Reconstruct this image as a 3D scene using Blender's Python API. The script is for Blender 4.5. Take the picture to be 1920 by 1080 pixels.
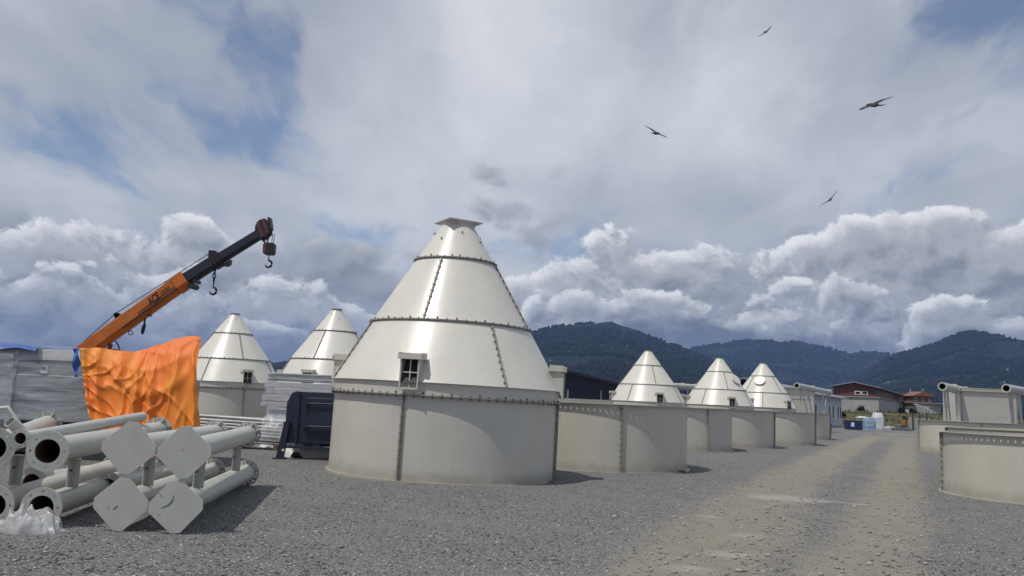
import bpy, bmesh, math, random
import numpy as np
from mathutils import Vector, Matrix, Quaternion, noise as mnoise
for o in list(bpy.data.objects): bpy.data.objects.remove(o)
SC = bpy.context.scene
COL = SC.collection
R = math.radians
random.seed(7)
rng = np.random.default_rng(7)

# ------------------------------------------------------------------ camera
CAM_H = 1.7; FPX = 1600.0; PITCH = R(7.48); ROLL = R(2.5)
_f = Vector((0, math.cos(PITCH), math.sin(PITCH)))
_r = Vector((1, 0, 0)); _u = Vector((0, -math.sin(PITCH), math.cos(PITCH)))
_rr = _r*math.cos(ROLL) + _u*math.sin(ROLL)
_uu = _u*math.cos(ROLL) - _r*math.sin(ROLL)
cd = bpy.data.cameras.new('camera'); cam = bpy.data.objects.new('camera', cd); COL.objects.link(cam)
m = Matrix((_rr, _uu, -_f)).transposed().to_4x4(); m.translation = (0, 0, CAM_H)
cam.matrix_world = m
cd.sensor_width = 36; cd.lens = 36*FPX/1920; cd.clip_start = 0.1; cd.clip_end = 60000
SC.camera = cam
SC.render.resolution_x = 1024; SC.render.resolution_y = 576
def ray(px, py):
    return _f + _rr*((px-960)/FPX) + _uu*((540-py)/FPX)
def P(px, py, Y):                      # the point at depth Y (metres ahead) seen at a pixel
    d = ray(px, py); return Vector((0, 0, CAM_H)) + d*(Y/d.y)
def G(px, py, z=0.0):                  # the ground point seen at a pixel
    d = ray(px, py); return Vector((0, 0, CAM_H)) + d*((z-CAM_H)/d.z)

# ------------------------------------------------------------------ light
SUN_EL = R(63); SUN_AZ = math.atan2(-0.80, -0.60)      # measured from +Y towards +X
sd = Vector((math.sin(SUN_AZ)*math.cos(SUN_EL), math.cos(SUN_AZ)*math.cos(SUN_EL), math.sin(SUN_EL)))
sl = bpy.data.lights.new('sun', 'SUN'); sl.energy = 3.4; sl.angle = R(0.55); sl.color = (1, 0.955, 0.88)
so = bpy.data.objects.new('sun', sl); COL.objects.link(so); so.rotation_euler = (-sd).to_track_quat('-Z', 'Y').to_euler()
so.location = (0, -20, 60)
vs = SC.view_settings
vs.view_transform = 'Standard'; vs.look = 'None'; vs.gamma = 1; vs.use_curve_mapping = False
vs.exposure = -0.15

# ------------------------------------------------------------------ node helpers
class NT:
    def __init__(s, tree): s.t = tree; s.n = tree.nodes; s.l = tree.links
    def node(s, typ, **kw):
        n = s.n.new(typ)
        for k, v in kw.items(): setattr(n, k, v)
        return n
    def put(s, inp, v):
        if isinstance(v, bpy.types.NodeSocket): s.l.new(v, inp)
        elif v is not None: inp.default_value = v
    def m(s, op, a, b=None, c=None, clamp=False):
        n = s.node('ShaderNodeMath', operation=op, use_clamp=clamp)
        for i, v in enumerate((a, b, c)): s.put(n.inputs[i], v)
        return n.outputs[0]
    def add(s, a, b): return s.m('ADD', a, b)
    def sub(s, a, b): return s.m('SUBTRACT', a, b)
    def mul(s, a, b): return s.m('MULTIPLY', a, b)
    def mad(s, a, b, c): return s.m('MULTIPLY_ADD', a, b, c)
    def vm(s, op, a, b=None, out=0):
        n = s.node('ShaderNodeVectorMath', operation=op)
        for i, v in enumerate((a, b)): s.put(n.inputs[i], v)
        return n.outputs[out]
    def vscale(s, a, k):
        n = s.node('ShaderNodeVectorMath', operation='SCALE'); s.put(n.inputs[0], a); s.put(n.inputs['Scale'], k); return n.outputs[0]
    def dot(s, a, b): return s.vm('DOT_PRODUCT', a, b, 'Value')
    def ss(s, v, a, b, lo=0.0, hi=1.0):                    # smoothstep
        n = s.node('ShaderNodeMapRange', interpolation_type='SMOOTHSTEP', clamp=True)
        for i, q in enumerate((v, a, b, lo, hi)): s.put(n.inputs[i], q)
        return n.outputs[0]
    def lin(s, v, a, b, lo=0.0, hi=1.0):
        n = s.node('ShaderNodeMapRange', clamp=True)
        for i, q in enumerate((v, a, b, lo, hi)): s.put(n.inputs[i], q)
        return n.outputs[0]
    def noise(s, vec, scale=5, detail=4, rough=0.5, dist=0.0, lac=2.0, color=False):
        n = s.node('ShaderNodeTexNoise')
        s.put(n.inputs['Vector'], vec); s.put(n.inputs['Scale'], scale); n.inputs['Detail'].default_value = detail
        n.inputs['Roughness'].default_value = rough; n.inputs['Lacunarity'].default_value = lac; n.inputs['Distortion'].default_value = dist
        return n.outputs['Color' if color else 'Fac']
    def vor(s, vec, scale=5, feature='F1', detail=0, rough=0.5, smooth=0.5, out='Distance', rand=1.0):
        n = s.node('ShaderNodeTexVoronoi', feature=feature)
        s.put(n.inputs['Vector'], vec); s.put(n.inputs['Scale'], scale); n.inputs['Randomness'].default_value = rand
        if 'Detail' in n.inputs: n.inputs['Detail'].default_value = detail; n.inputs['Roughness'].default_value = rough
        if feature == 'SMOOTH_F1': n.inputs['Smoothness'].default_value = smooth
        return n.outputs[out]
    def mix(s, f, a, b, blend='MIX'):
        n = s.node('ShaderNodeMix', data_type='RGBA', blend_type=blend); n.clamp_factor = True
        s.put(n.inputs[0], f)
        for i, v in ((6, a), (7, b)):
            if isinstance(v, tuple) and len(v) == 3: v = (*v, 1)
            s.put(n.inputs[i], v)
        return n.outputs[2]
    def fmix(s, f, a, b):
        n = s.node('ShaderNodeMix', data_type='FLOAT'); n.clamp_factor = True
        s.put(n.inputs[0], f); s.put(n.inputs[2], a); s.put(n.inputs[3], b); return n.outputs[0]
    def sep(s, v):
        n = s.node('ShaderNodeSeparateXYZ'); s.put(n.inputs[0], v); return n.outputs
    def com(s, x, y, z):
        n = s.node('ShaderNodeCombineXYZ')
        for i, q in enumerate((x, y, z)): s.put(n.inputs[i], q)
        return n.outputs[0]
    def bump(s, h, strength=0.3, dist=0.01, normal=None):
        n = s.node('ShaderNodeBump'); n.inputs['Strength'].default_value = strength; n.inputs['Distance'].default_value = dist
        s.put(n.inputs['Height'], h)
        if normal is not None: s.put(n.inputs['Normal'], normal)
        return n.outputs[0]
    def mapping(s, vec, scale=(1, 1, 1), rot=(0, 0, 0), loc=(0, 0, 0)):
        n = s.node('ShaderNodeMapping'); s.put(n.inputs['Vector'], vec)
        n.inputs['Scale'].default_value = scale; n.inputs['Rotation'].default_value = rot; n.inputs['Location'].default_value = loc
        return n.outputs[0]

# ------------------------------------------------------------------ sky: clear-air sky, a thin high sheet and two banks of heaped cloud
W = bpy.data.worlds.new('World'); SC.world = W; W.use_nodes = True
nt = NT(W.node_tree); W.node_tree.nodes.clear()
sky = nt.node('ShaderNodeTexSky', sky_type='NISHITA'); sky.sun_disc = False
sky.sun_elevation = SUN_EL; sky.sun_rotation = SUN_AZ; sky.altitude = 1300; sky.air_density = 1.0; sky.dust_density = 0.6; sky.ozone_density = 2.0
D = nt.node('ShaderNodeTexCoord').outputs['Generated']
dx, dy, dz = nt.sep(D)
U = nt.mul(nt.m('ARCTAN2', dx, dy), 57.2958)                 # bearing and height above the horizon, in degrees
V = nt.mul(nt.m('ARCSINE', dz), 57.2958)
UV = nt.com(U, V, 0.0)
def uv(px, py):
    d = ray(px, py).normalized(); return (math.degrees(math.atan2(d.x, d.y)), math.degrees(math.asin(d.z)), 0)
def lump(UVv, px, py, rx, ry, amp):                # a soft oval patch of extra (or missing) cloud, radii in degrees
    q = nt.vm('MULTIPLY', nt.vm('SUBTRACT', UVv, uv(px, py)), (1/rx, 1/ry, 0))
    return nt.ss(nt.vm('LENGTH', q, None, 'Value'), 1.0, 0.0, 0.0, amp)
def n2(vec, scale, detail, rough=0.5, color=False):
    n = nt.node('ShaderNodeTexNoise', noise_dimensions='2D')
    nt.put(n.inputs['Vector'], vec); n.inputs['Scale'].default_value = scale; n.inputs['Detail'].default_value = detail; n.inputs['Roughness'].default_value = rough
    return n.outputs['Color' if color else 'Fac']
def v2(vec, scale, detail=1.0, rough=0.5):
    n = nt.node('ShaderNodeTexVoronoi', voronoi_dimensions='2D', feature='F1', normalize=True)
    nt.put(n.inputs['Vector'], vec); n.inputs['Scale'].default_value = scale; n.inputs['Detail'].default_value = detail; n.inputs['Roughness'].default_value = rough
    return n.outputs['Distance']
def total(items):
    t = items[0]
    for i in items[1:]: t = nt.add(t, i)
    return t
def offs(v, o): return nt.vm('ADD', v, o)
warp = nt.vm('SUBTRACT', n2(UV, 0.09, 4, 0.55, True), (0.5, 0.5, 0.5))
# thin high sheet on a flat layer far up
iz = nt.m('DIVIDE', 1.0, nt.add(nt.m('MAXIMUM', dz, 0.0), 0.16))
flat = nt.com(nt.mul(dx, iz), nt.mul(dy, iz), 0.0)
flat = nt.vm('ADD', flat, nt.vscale(warp, 0.35))
streak = nt.mapping(flat, scale=(1.25, 0.55, 1), rot=(0, 0, R(38)))
h1 = n2(streak, 1.9, 7, 0.58)
gap = total([lump(UV, 150, 40, 17, 8, -0.06), lump(UV, 60, 250, 7, 4, -0.10), lump(UV, 560, 60, 5, 4, -0.13), lump(UV, 420, 270, 7, 3.5, -0.14),
             lump(UV, 240, 215, 5, 3, -0.12), lump(UV, 730, 290, 4, 2, -0.12), lump(UV, 1850, 10, 6, 3, -0.12), lump(UV, 1000, 120, 22, 14, 0.20), lump(UV, 1500, 230, 20, 9, 0.13), lump(UV, 0, 0, 200, 200, 0.15)])
ha = nt.ss(nt.add(h1, gap), 0.36, 0.60)
hb = nt.add(nt.mul(n2(offs(streak, (7, 3, 0)), 2.2, 6, 0.5), 0.45), nt.add(nt.mul(n2(nt.vm('ADD', UV, nt.vscale(warp, 8)), 0.05, 4, 0.5), 0.7),
     total([lump(UV, 1000, 60, 26, 15, 0.20), lump(UV, 1750, 80, 11, 5, -0.08), lump(UV, 230, 150, 20, 11, -0.20), lump(UV, 1300, 250, 18, 6, 0.10), lump(UV, 330, 340, 9, 3, 0.12)])))
hcol = nt.mix(nt.ss(hb, 0.38, 0.95), (4.3, 4.7, 5.5), (8.5, 8.75, 9.1))
skyc = nt.mix(1.0, sky.outputs[0], (1.15, 1.12, 1.12), 'MULTIPLY')
base = nt.mix(nt.mad(ha, 0.78, 0.18), skyc, hcol)
# heaped cloud: density, then relief from the side the sun stands on
def heap(base, seed, scale, stretch, warpk, thr, soft, blobs, top, bright, mid, dark, step, reach, gain, lowdark, wf=(0.66, 0.22), litbase=0.41, light=(-0.55, 0.83), lift=0.0, rim=0.0):
    S = (1, stretch, 1)
    def dens(Dv, hi):
        p = offs(nt.vm('MULTIPLY', Dv, S), (seed*31, seed*17, 0))
        p2 = nt.vm('ADD', p, nt.vscale(nt.vm('SUBTRACT', n2(p, scale*1.6, 2, 0.5, True), (.5, .5, .5)), warpk))
        big = n2(p2, scale, 2, 0.5)
        puff = nt.sub(1.0, v2(p2, scale*2.9, 1.6, 0.55))
        fine = n2(p2, scale*6, 7 if hi else 4, 0.66)
        d = nt.add(nt.add(nt.mul(big, 0.62), nt.mul(puff, wf[0])), nt.mul(fine, wf[1]))
        for b in blobs: d = nt.add(d, lump(Dv, *b))
        return d
    d0 = dens(UV, True)
    d1 = dens(offs(UV, (light[0]*step, light[1]*step, 0)), False)
    if top:
        d1 = nt.add(d1, nt.lin(nt.add(V, light[1]*step), top[0], top[1], lift, lift-top[2]))
        d0 = nt.add(d0, nt.lin(V, top[0], top[1], lift, lift-top[2]))
    a = nt.ss(d0, thr, thr+soft)
    rel = nt.mul(nt.sub(d0, d1), gain)
    lit = nt.add(nt.add(litbase, rel), nt.mul(nt.ss(d0, thr, thr+reach), -0.22))
    lit = nt.add(lit, nt.mul(nt.ss(V, lowdark[0], lowdark[1], 1.0, 0.0), -lowdark[2]))
    lit = nt.add(lit, nt.mul(nt.mul(nt.ss(d0, thr+soft*.4, thr+soft+0.13, 1.0, 0.0), nt.ss(rel, -0.06, 0.12)), rim))
    c = nt.mix(nt.ss(lit, 0.0, 0.5), dark, mid)
    c = nt.mix(nt.ss(lit, 0.45, 1.0), c, bright)
    return nt.mix(a, base, c)
# grey far bank
base = heap(base, 1.0, 0.075, 1.5, 3.5, 0.86, 0.16,
            [(930, 350, 13, 5, 0.17), (960, 400, 14, 5, 0.16), (620, 520, 12, 7, 0.12), (1500, 470, 22, 7, 0.10), (300, 520, 18, 5, 0.08), (100, 620, 10, 5, 0.1)], (4.0, 14.0, 0.62), 
            (7.0, 7.2, 7.5), (4.3, 4.6, 5.1), (2.7, 2.95, 3.5), 0.9, 0.35, 1.8, (2, 8, 0.10), lift=0.30)
# bright heaps, a farther and a nearer row
base = heap(base, 2.3, 0.048, 1.3, 3.8, 1.06, 0.05,
            [(290, 450, 9, 4.5, 0.20), (20, 430, 8, 4, .14), (710, 400, 7, 3.6, 0.18), (1120, 520, 10, 4.5, 0.14), (1340, 460, 9, 4.6, 0.12), (1620, 450, 9, 4.5, 0.20), (1890, 430, 8, 4.5, 0.18),
             (480, 560, 8, 3.5, 0.06), (560, 420, 5, 5, -0.12), (930, 430, 4, 3, -0.1)], (4.0, 15.5, 0.60),
            (9.9, 10.0, 10.2), (5.0, 5.25, 5.65), (2.5, 2.75, 3.3), 0.80, 0.42, 2.5, (2.5, 10, 0.08), lift=0.35, rim=0.24, wf=(0.64, 0.34))
base = heap(base, 5.1, 0.064, 1.4, 2.8, 1.06, 0.05,
            [(60, 610, 8, 4.0, 0.16), (250, 620, 6, 3, 0.1), (1120, 590, 9, 3.5, 0.12), (1480, 540, 8, 3.5, 0.16), (1720, 560, 9, 4.5, 0.16), (1880, 600, 6, 3, 0.14), (700, 560, 8, 6, -0.10)], (2.0, 13.0, 0.66),
            (9.5, 9.6, 9.8), (4.6, 4.85, 5.25), (2.2, 2.45, 3.0), 0.7, 0.40, 2.5, (1.5, 8, 0.10), lift=0.31, rim=0.22, wf=(0.64, 0.34))
# low slate-blue cloud hugging the hills
lw = nt.add(n2(nt.vm('MULTIPLY', offs(nt.vm('ADD', UV, nt.vscale(warp, 5)), (50, 9, 0)), (1, 1.7, 1)), 0.085, 7, 0.66),
            total([lump(UV, 800, 600, 12, 5, 0.16), lump(UV, 1560, 650, 19, 3.2, 0.24), lump(UV, 560, 640, 6, 4, 0.14), lump(UV, 1280, 630, 9, 2.6, 0.22), lump(UV, 1050, 560, 7, 3, -0.1)]))
la = nt.mul(nt.ss(nt.add(lw, nt.lin(V, 1.5, 7.5, 0.08, -0.34)), 0.44, 0.66), 0.92)
lc = nt.mix(nt.ss(lw, 0.40, 0.85), (3.3, 3.6, 4.2), (1.45, 1.7, 2.25))
base = nt.mix(la, base, lc)
bg = nt.node('ShaderNodeBackground'); nt.put(bg.inputs[0], base); bg.inputs[1].default_value = 0.10
wo = nt.node('ShaderNodeOutputWorld'); nt.l.new(bg.outputs[0], wo.inputs[0])
W.cycles.sampling_method = 'MANUAL'; W.cycles.sample_map_resolution = 512

# ------------------------------------------------------------------ materials
MATS = {}
def mat(name, col, rough=0.5, metal=0.0, spec=0.5, var=0.0, vscale=3.0, bump=0.0, bscale=40.0, bdist=0.004, grime=None, gscale=1.2, gamt=0.5, coat=0.0, streak=None):
    M = bpy.data.materials.new(name); M.use_nodes = True
    t = NT(M.node_tree); b = t.n['Principled BSDF']
    pos = t.node('ShaderNodeTexCoord').outputs['Object']
    c = (*col, 1)
    if var:
        f = t.noise(pos, vscale, 5, 0.6)
        c = t.mix(t.ss(f, 0.3, 0.7), tuple(x*(1-var) for x in col), tuple(min(1, x*(1+var*0.6)) for x in col))
    if grime:
        g = t.ss(t.noise(pos, gscale, 7, 0.65), 0.56, 0.74, 0, gamt)
        c = t.mix(g, c, grime)
    if streak:                                             # thin vertical runs of dirt
        g = t.ss(t.noise(t.mapping(pos, scale=(9, 9, 0.5)), 1.0, 5, 0.6), 0.60, 0.80, 0, 0.55)
        c = t.mix(g, c, streak)
        zz = t.sep(pos)[2]                                   # dust and splash thrown up on the foot of the wall
        g2 = t.ss(t.add(zz, t.mul(t.sub(t.noise(pos, 2.4, 7, 0.7), 0.5), 0.5)), 0.34, -0.02, 0, 0.6)
        c = t.mix(g2, c, (0.24, 0.215, 0.175))
        ru = t.mul(t.ss(t.noise(t.mapping(pos, scale=(7, 7, 0.35), loc=(3, 8, 0)), 1.0, 4, 0.55), 0.66, 0.76), t.ss(t.noise(pos, 1.3, 3, 0.5), 0.45, 0.62))
        c = t.mix(t.mul(ru, 0.4), c, (0.24, 0.15, 0.085))
    t.put(b.inputs['Base Color'], c)
    b.inputs['Roughness'].default_value = rough; b.inputs['Metallic'].default_value = metal
    b.inputs['Specular IOR Level'].default_value = spec; b.inputs['Coat Weight'].default_value = coat
    if var: t.put(b.inputs['Roughness'], t.lin(t.noise(pos, vscale*2.3, 4, 0.6), 0.3, 0.7, rough*0.85, min(1, rough*1.2)))
    if bump: t.put(b.inputs['Normal'], t.bump(t.noise(pos, bscale, 5, 0.6), bump, bdist))
    MATS[name] = M; return M
CREAM = (0.545, 0.52, 0.455)
mat('cream_paint', CREAM, 0.33, spec=0.55, var=0.05, vscale=1.1, grime=(0.36, 0.33, 0.27), gscale=1.5, gamt=0.25, bump=0.12, bscale=1.6, bdist=0.03, streak=(0.40, 0.37, 0.31))
mat('cone_paint', (0.60, 0.58, 0.515), 0.33, spec=0.5, var=0.05, vscale=1.3, grime=(0.66, 0.65, 0.62), gscale=2.2, gamt=0.35, bump=0.22, bscale=1.4, bdist=0.03)
mat('ring_paint', (0.515, 0.49, 0.415), 0.45, spec=0.5, var=0.06, vscale=0.9, grime=(0.33, 0.30, 0.25), gscale=1.2, gamt=0.3, bump=0.12, bscale=1.3, bdist=0.03, streak=(0.36, 0.33, 0.28))
mat('seam_paint', (0.30, 0.29, 0.25), 0.55, var=0.15, vscale=8, grime=(0.12, 0.10, 0.08), gscale=7, gamt=0.5)
mat('bolt_steel', (0.16, 0.15, 0.14), 0.5, metal=0.6)
mat('pale_bolt', (0.13, 0.12, 0.11), 0.5, metal=0.4)
mat('pipe_paint', (0.45, 0.45, 0.41), 0.42, spec=0.5, var=0.06, vscale=2.5, grime=(0.24, 0.20, 0.15), gscale=3.0, gamt=0.35, bump=0.06, bscale=12)
mat('plate_paint', (0.47, 0.47, 0.425), 0.42, var=0.07, vscale=3, grime=(0.27, 0.24, 0.19), gscale=2.6, gamt=0.30, bump=0.05, bscale=20)
mat('rust_inside', (0.10, 0.045, 0.02), 0.85, var=0.4, vscale=6)
mat('scratch', (0.03, 0.03, 0.032), 0.7)  # near-black; also colours the duct plates that stand for interior dark
mat('navy_paint', (0.020, 0.030, 0.055), 0.40, var=0.12, vscale=4, grime=(0.06, 0.065, 0.075), gscale=2, gamt=0.5)
mat('crane_orange', (0.52, 0.145, 0.018), 0.38, var=0.14, vscale=3, grime=(0.12, 0.05, 0.02), gscale=3.5, gamt=0.75)
mat('crane_dark', (0.018, 0.020, 0.032), 0.42, var=0.25, vscale=5, grime=(0.07, 0.06, 0.06), gscale=3, gamt=0.5)
mat('crane_rust', (0.14, 0.042, 0.02), 0.6, var=0.4, vscale=9, grime=(0.03, 0.02, 0.02), gscale=6, gamt=0.9)
mat('black_steel', (0.012, 0.012, 0.014), 0.5)
mat('lettering_black', (0.012, 0.012, 0.014), 0.5)
mat('rubber', (0.02, 0.02, 0.021), 0.85)
mat('machine_grey', (0.31, 0.315, 0.32), 0.40, metal=0.25, var=0.10, vscale=1.5, grime=(0.16, 0.16, 0.16), gscale=1.5, gamt=0.5)
mat('machine_dark', (0.045, 0.047, 0.055), 0.5)
mat('label_white', (0.7, 0.7, 0.7), 0.5); mat('label_red', (0.25, 0.05, 0.04), 0.5)
mat('wrapped_panel', (0.50, 0.505, 0.52), 0.32, var=0.12, vscale=4, bump=0.5, bscale=9, bdist=0.012)
mat('wrapped_tube', (0.46, 0.465, 0.46), 0.35, var=0.18, vscale=6, bump=0.3, bscale=14)
mat('timber', (0.17, 0.11, 0.065), 0.8, var=0.3, vscale=9, bump=0.4, bscale=40)
mat('concrete', (0.33, 0.325, 0.31), 0.85, var=0.14, vscale=0.5, grime=(0.2, 0.19, 0.18), gscale=0.4, gamt=0.5, bump=0.2, bscale=5)
mat('plaster_grey', (0.36, 0.355, 0.34), 0.85, var=0.10, vscale=0.4, grime=(0.22, 0.21, 0.19), gscale=0.3, gamt=0.5)
mat('shed_white', (0.55, 0.57, 0.60), 0.55, var=0.06, vscale=0.6, grime=(0.36, 0.36, 0.36), gscale=0.5, gamt=0.3)
mat('red_sheet', (0.115, 0.038, 0.033), 0.55, var=0.2, vscale=0.3)
mat('navy_sheet', (0.010, 0.013, 0.030), 0.5, var=0.2, vscale=0.6)
mat('roof_grey', (0.22, 0.235, 0.27), 0.45, var=0.1, vscale=0.3)
mat('roof_red', (0.22, 0.085, 0.062), 0.7, var=0.25, vscale=1.2)
mat('brick_brown', (0.17, 0.085, 0.06), 0.85, var=0.25, vscale=1.5)
mat('wall_white', (0.72, 0.71, 0.68), 0.8, var=0.06)
mat('window_dark', (0.02, 0.022, 0.028), 0.2)
mat('blue_plastic', (0.012, 0.022, 0.085), 0.4, var=0.1)
mat('bright_blue', (0.03, 0.09, 0.42), 0.5, var=0.1)
mat('wrap_white', (0.62, 0.64, 0.67), 0.3, var=0.12, vscale=3, bump=0.6, bscale=5, bdist=0.03)
mat('wrap_blue', (0.28, 0.38, 0.50), 0.28, var=0.2, vscale=3, bump=0.6, bscale=6, bdist=0.03)
mat('digger_yellow', (0.34, 0.16, 0.02), 0.5, var=0.15)
mat('feather', (0.030, 0.024, 0.020), 0.8, var=0.3, vscale=5)
mat('feather_pale', (0.055, 0.046, 0.038), 0.8, var=0.5, vscale=4)
mat('skin_beak', (0.2, 0.16, 0.08), 0.5)
mat('sack', (0.60, 0.60, 0.58), 0.6, bump=0.5, bscale=12, bdist=0.02)
mat('house_wall', (0.55, 0.53, 0.50), 0.8); mat('house_roof', (0.30, 0.30, 0.32), 0.6)

def cloth_mat(name, c0, c1, scale=1.0, rough=0.42):
    M = bpy.data.materials.new(name); M.use_nodes = True; t = NT(M.node_tree); b = t.n['Principled BSDF']
    pos = t.node('ShaderNodeTexCoord').outputs['Object']
    f = t.noise(t.mapping(pos, scale=(1, 1, 0.7)), 1.1*scale, 4, 0.55)
    t.put(b.inputs['Base Color'], t.mix(t.ss(f, 0.35, 0.65), c0, c1))
    b.inputs['Roughness'].default_value = rough; b.inputs['Sheen Weight'].default_value = 0.1
    cr = t.noise(t.mapping(pos, scale=(1, 1, 0.5), rot=(0, R(-24), 0)), 4.5*scale, 4, 0.55, 0.8)
    cr2 = t.noise(t.mapping(pos, scale=(1, 1, 0.45), rot=(0, R(28), 0)), 7*scale, 5, 0.6, 1.2)
    t.put(b.inputs['Normal'], t.bump(t.add(t.mul(cr, 0.9), t.mul(cr2, 0.35)), 0.45, 0.05))
    MATS[name] = M
cloth_mat('tarp_orange', (0.74, 0.155, 0.012), (0.76, 0.26, 0.018), 0.6, 0.6)
cloth_mat('tarp_blue', (0.02, 0.075, 0.30), (0.03, 0.11, 0.40))

def film_mat(name, amount, tint=(0.72, 0.74, 0.77), stretch=(0.55, 0.55, 3.6)):
    M = bpy.data.materials.new(name); M.use_nodes = True; t = NT(M.node_tree); t.n.clear()
    pos = t.node('ShaderNodeTexCoord').outputs['Object']
    pp = t.mapping(pos, scale=stretch)
    w = t.noise(pp, 1.6, 6, 0.65, 0.8)
    g = t.node('ShaderNodeBsdfPrincipled'); g.inputs['Base Color'].default_value = (*tint, 1); g.inputs['Roughness'].default_value = 0.16
    g.inputs['Specular IOR Level'].default_value = 0.8
    t.put(g.inputs['Normal'], t.bump(w, 0.6, 0.04))
    tr = t.node('ShaderNodeBsdfTransparent'); mx = t.node('ShaderNodeMixShader')
    t.put(mx.inputs[0], t.add(t.ss(w, 0.30, 0.60, amount*0.35, amount*0.8), t.ss(w, 0.64, 0.70, 0.0, 0.45)))  # second term lays thin pale highlight streaks into the film's opacity
    t.l.new(tr.outputs[0], mx.inputs[1]); t.l.new(g.outputs[0], mx.inputs[2])
    o = t.node('ShaderNodeOutputMaterial'); t.l.new(mx.outputs[0], o.inputs[0])
    MATS[name] = M
mat('rag_plastic', (0.42, 0.42, 0.41), 0.25, spec=0.6, var=0.25, vscale=8, bump=0.4, bscale=18, bdist=0.01)
film_mat('stretch_film', 0.34); film_mat('loose_film', 0.5, stretch=(3, 3, 3)); film_mat('rag_film', 0.75, (0.62, 0.62, 0.61), (4, 4, 4))

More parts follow.
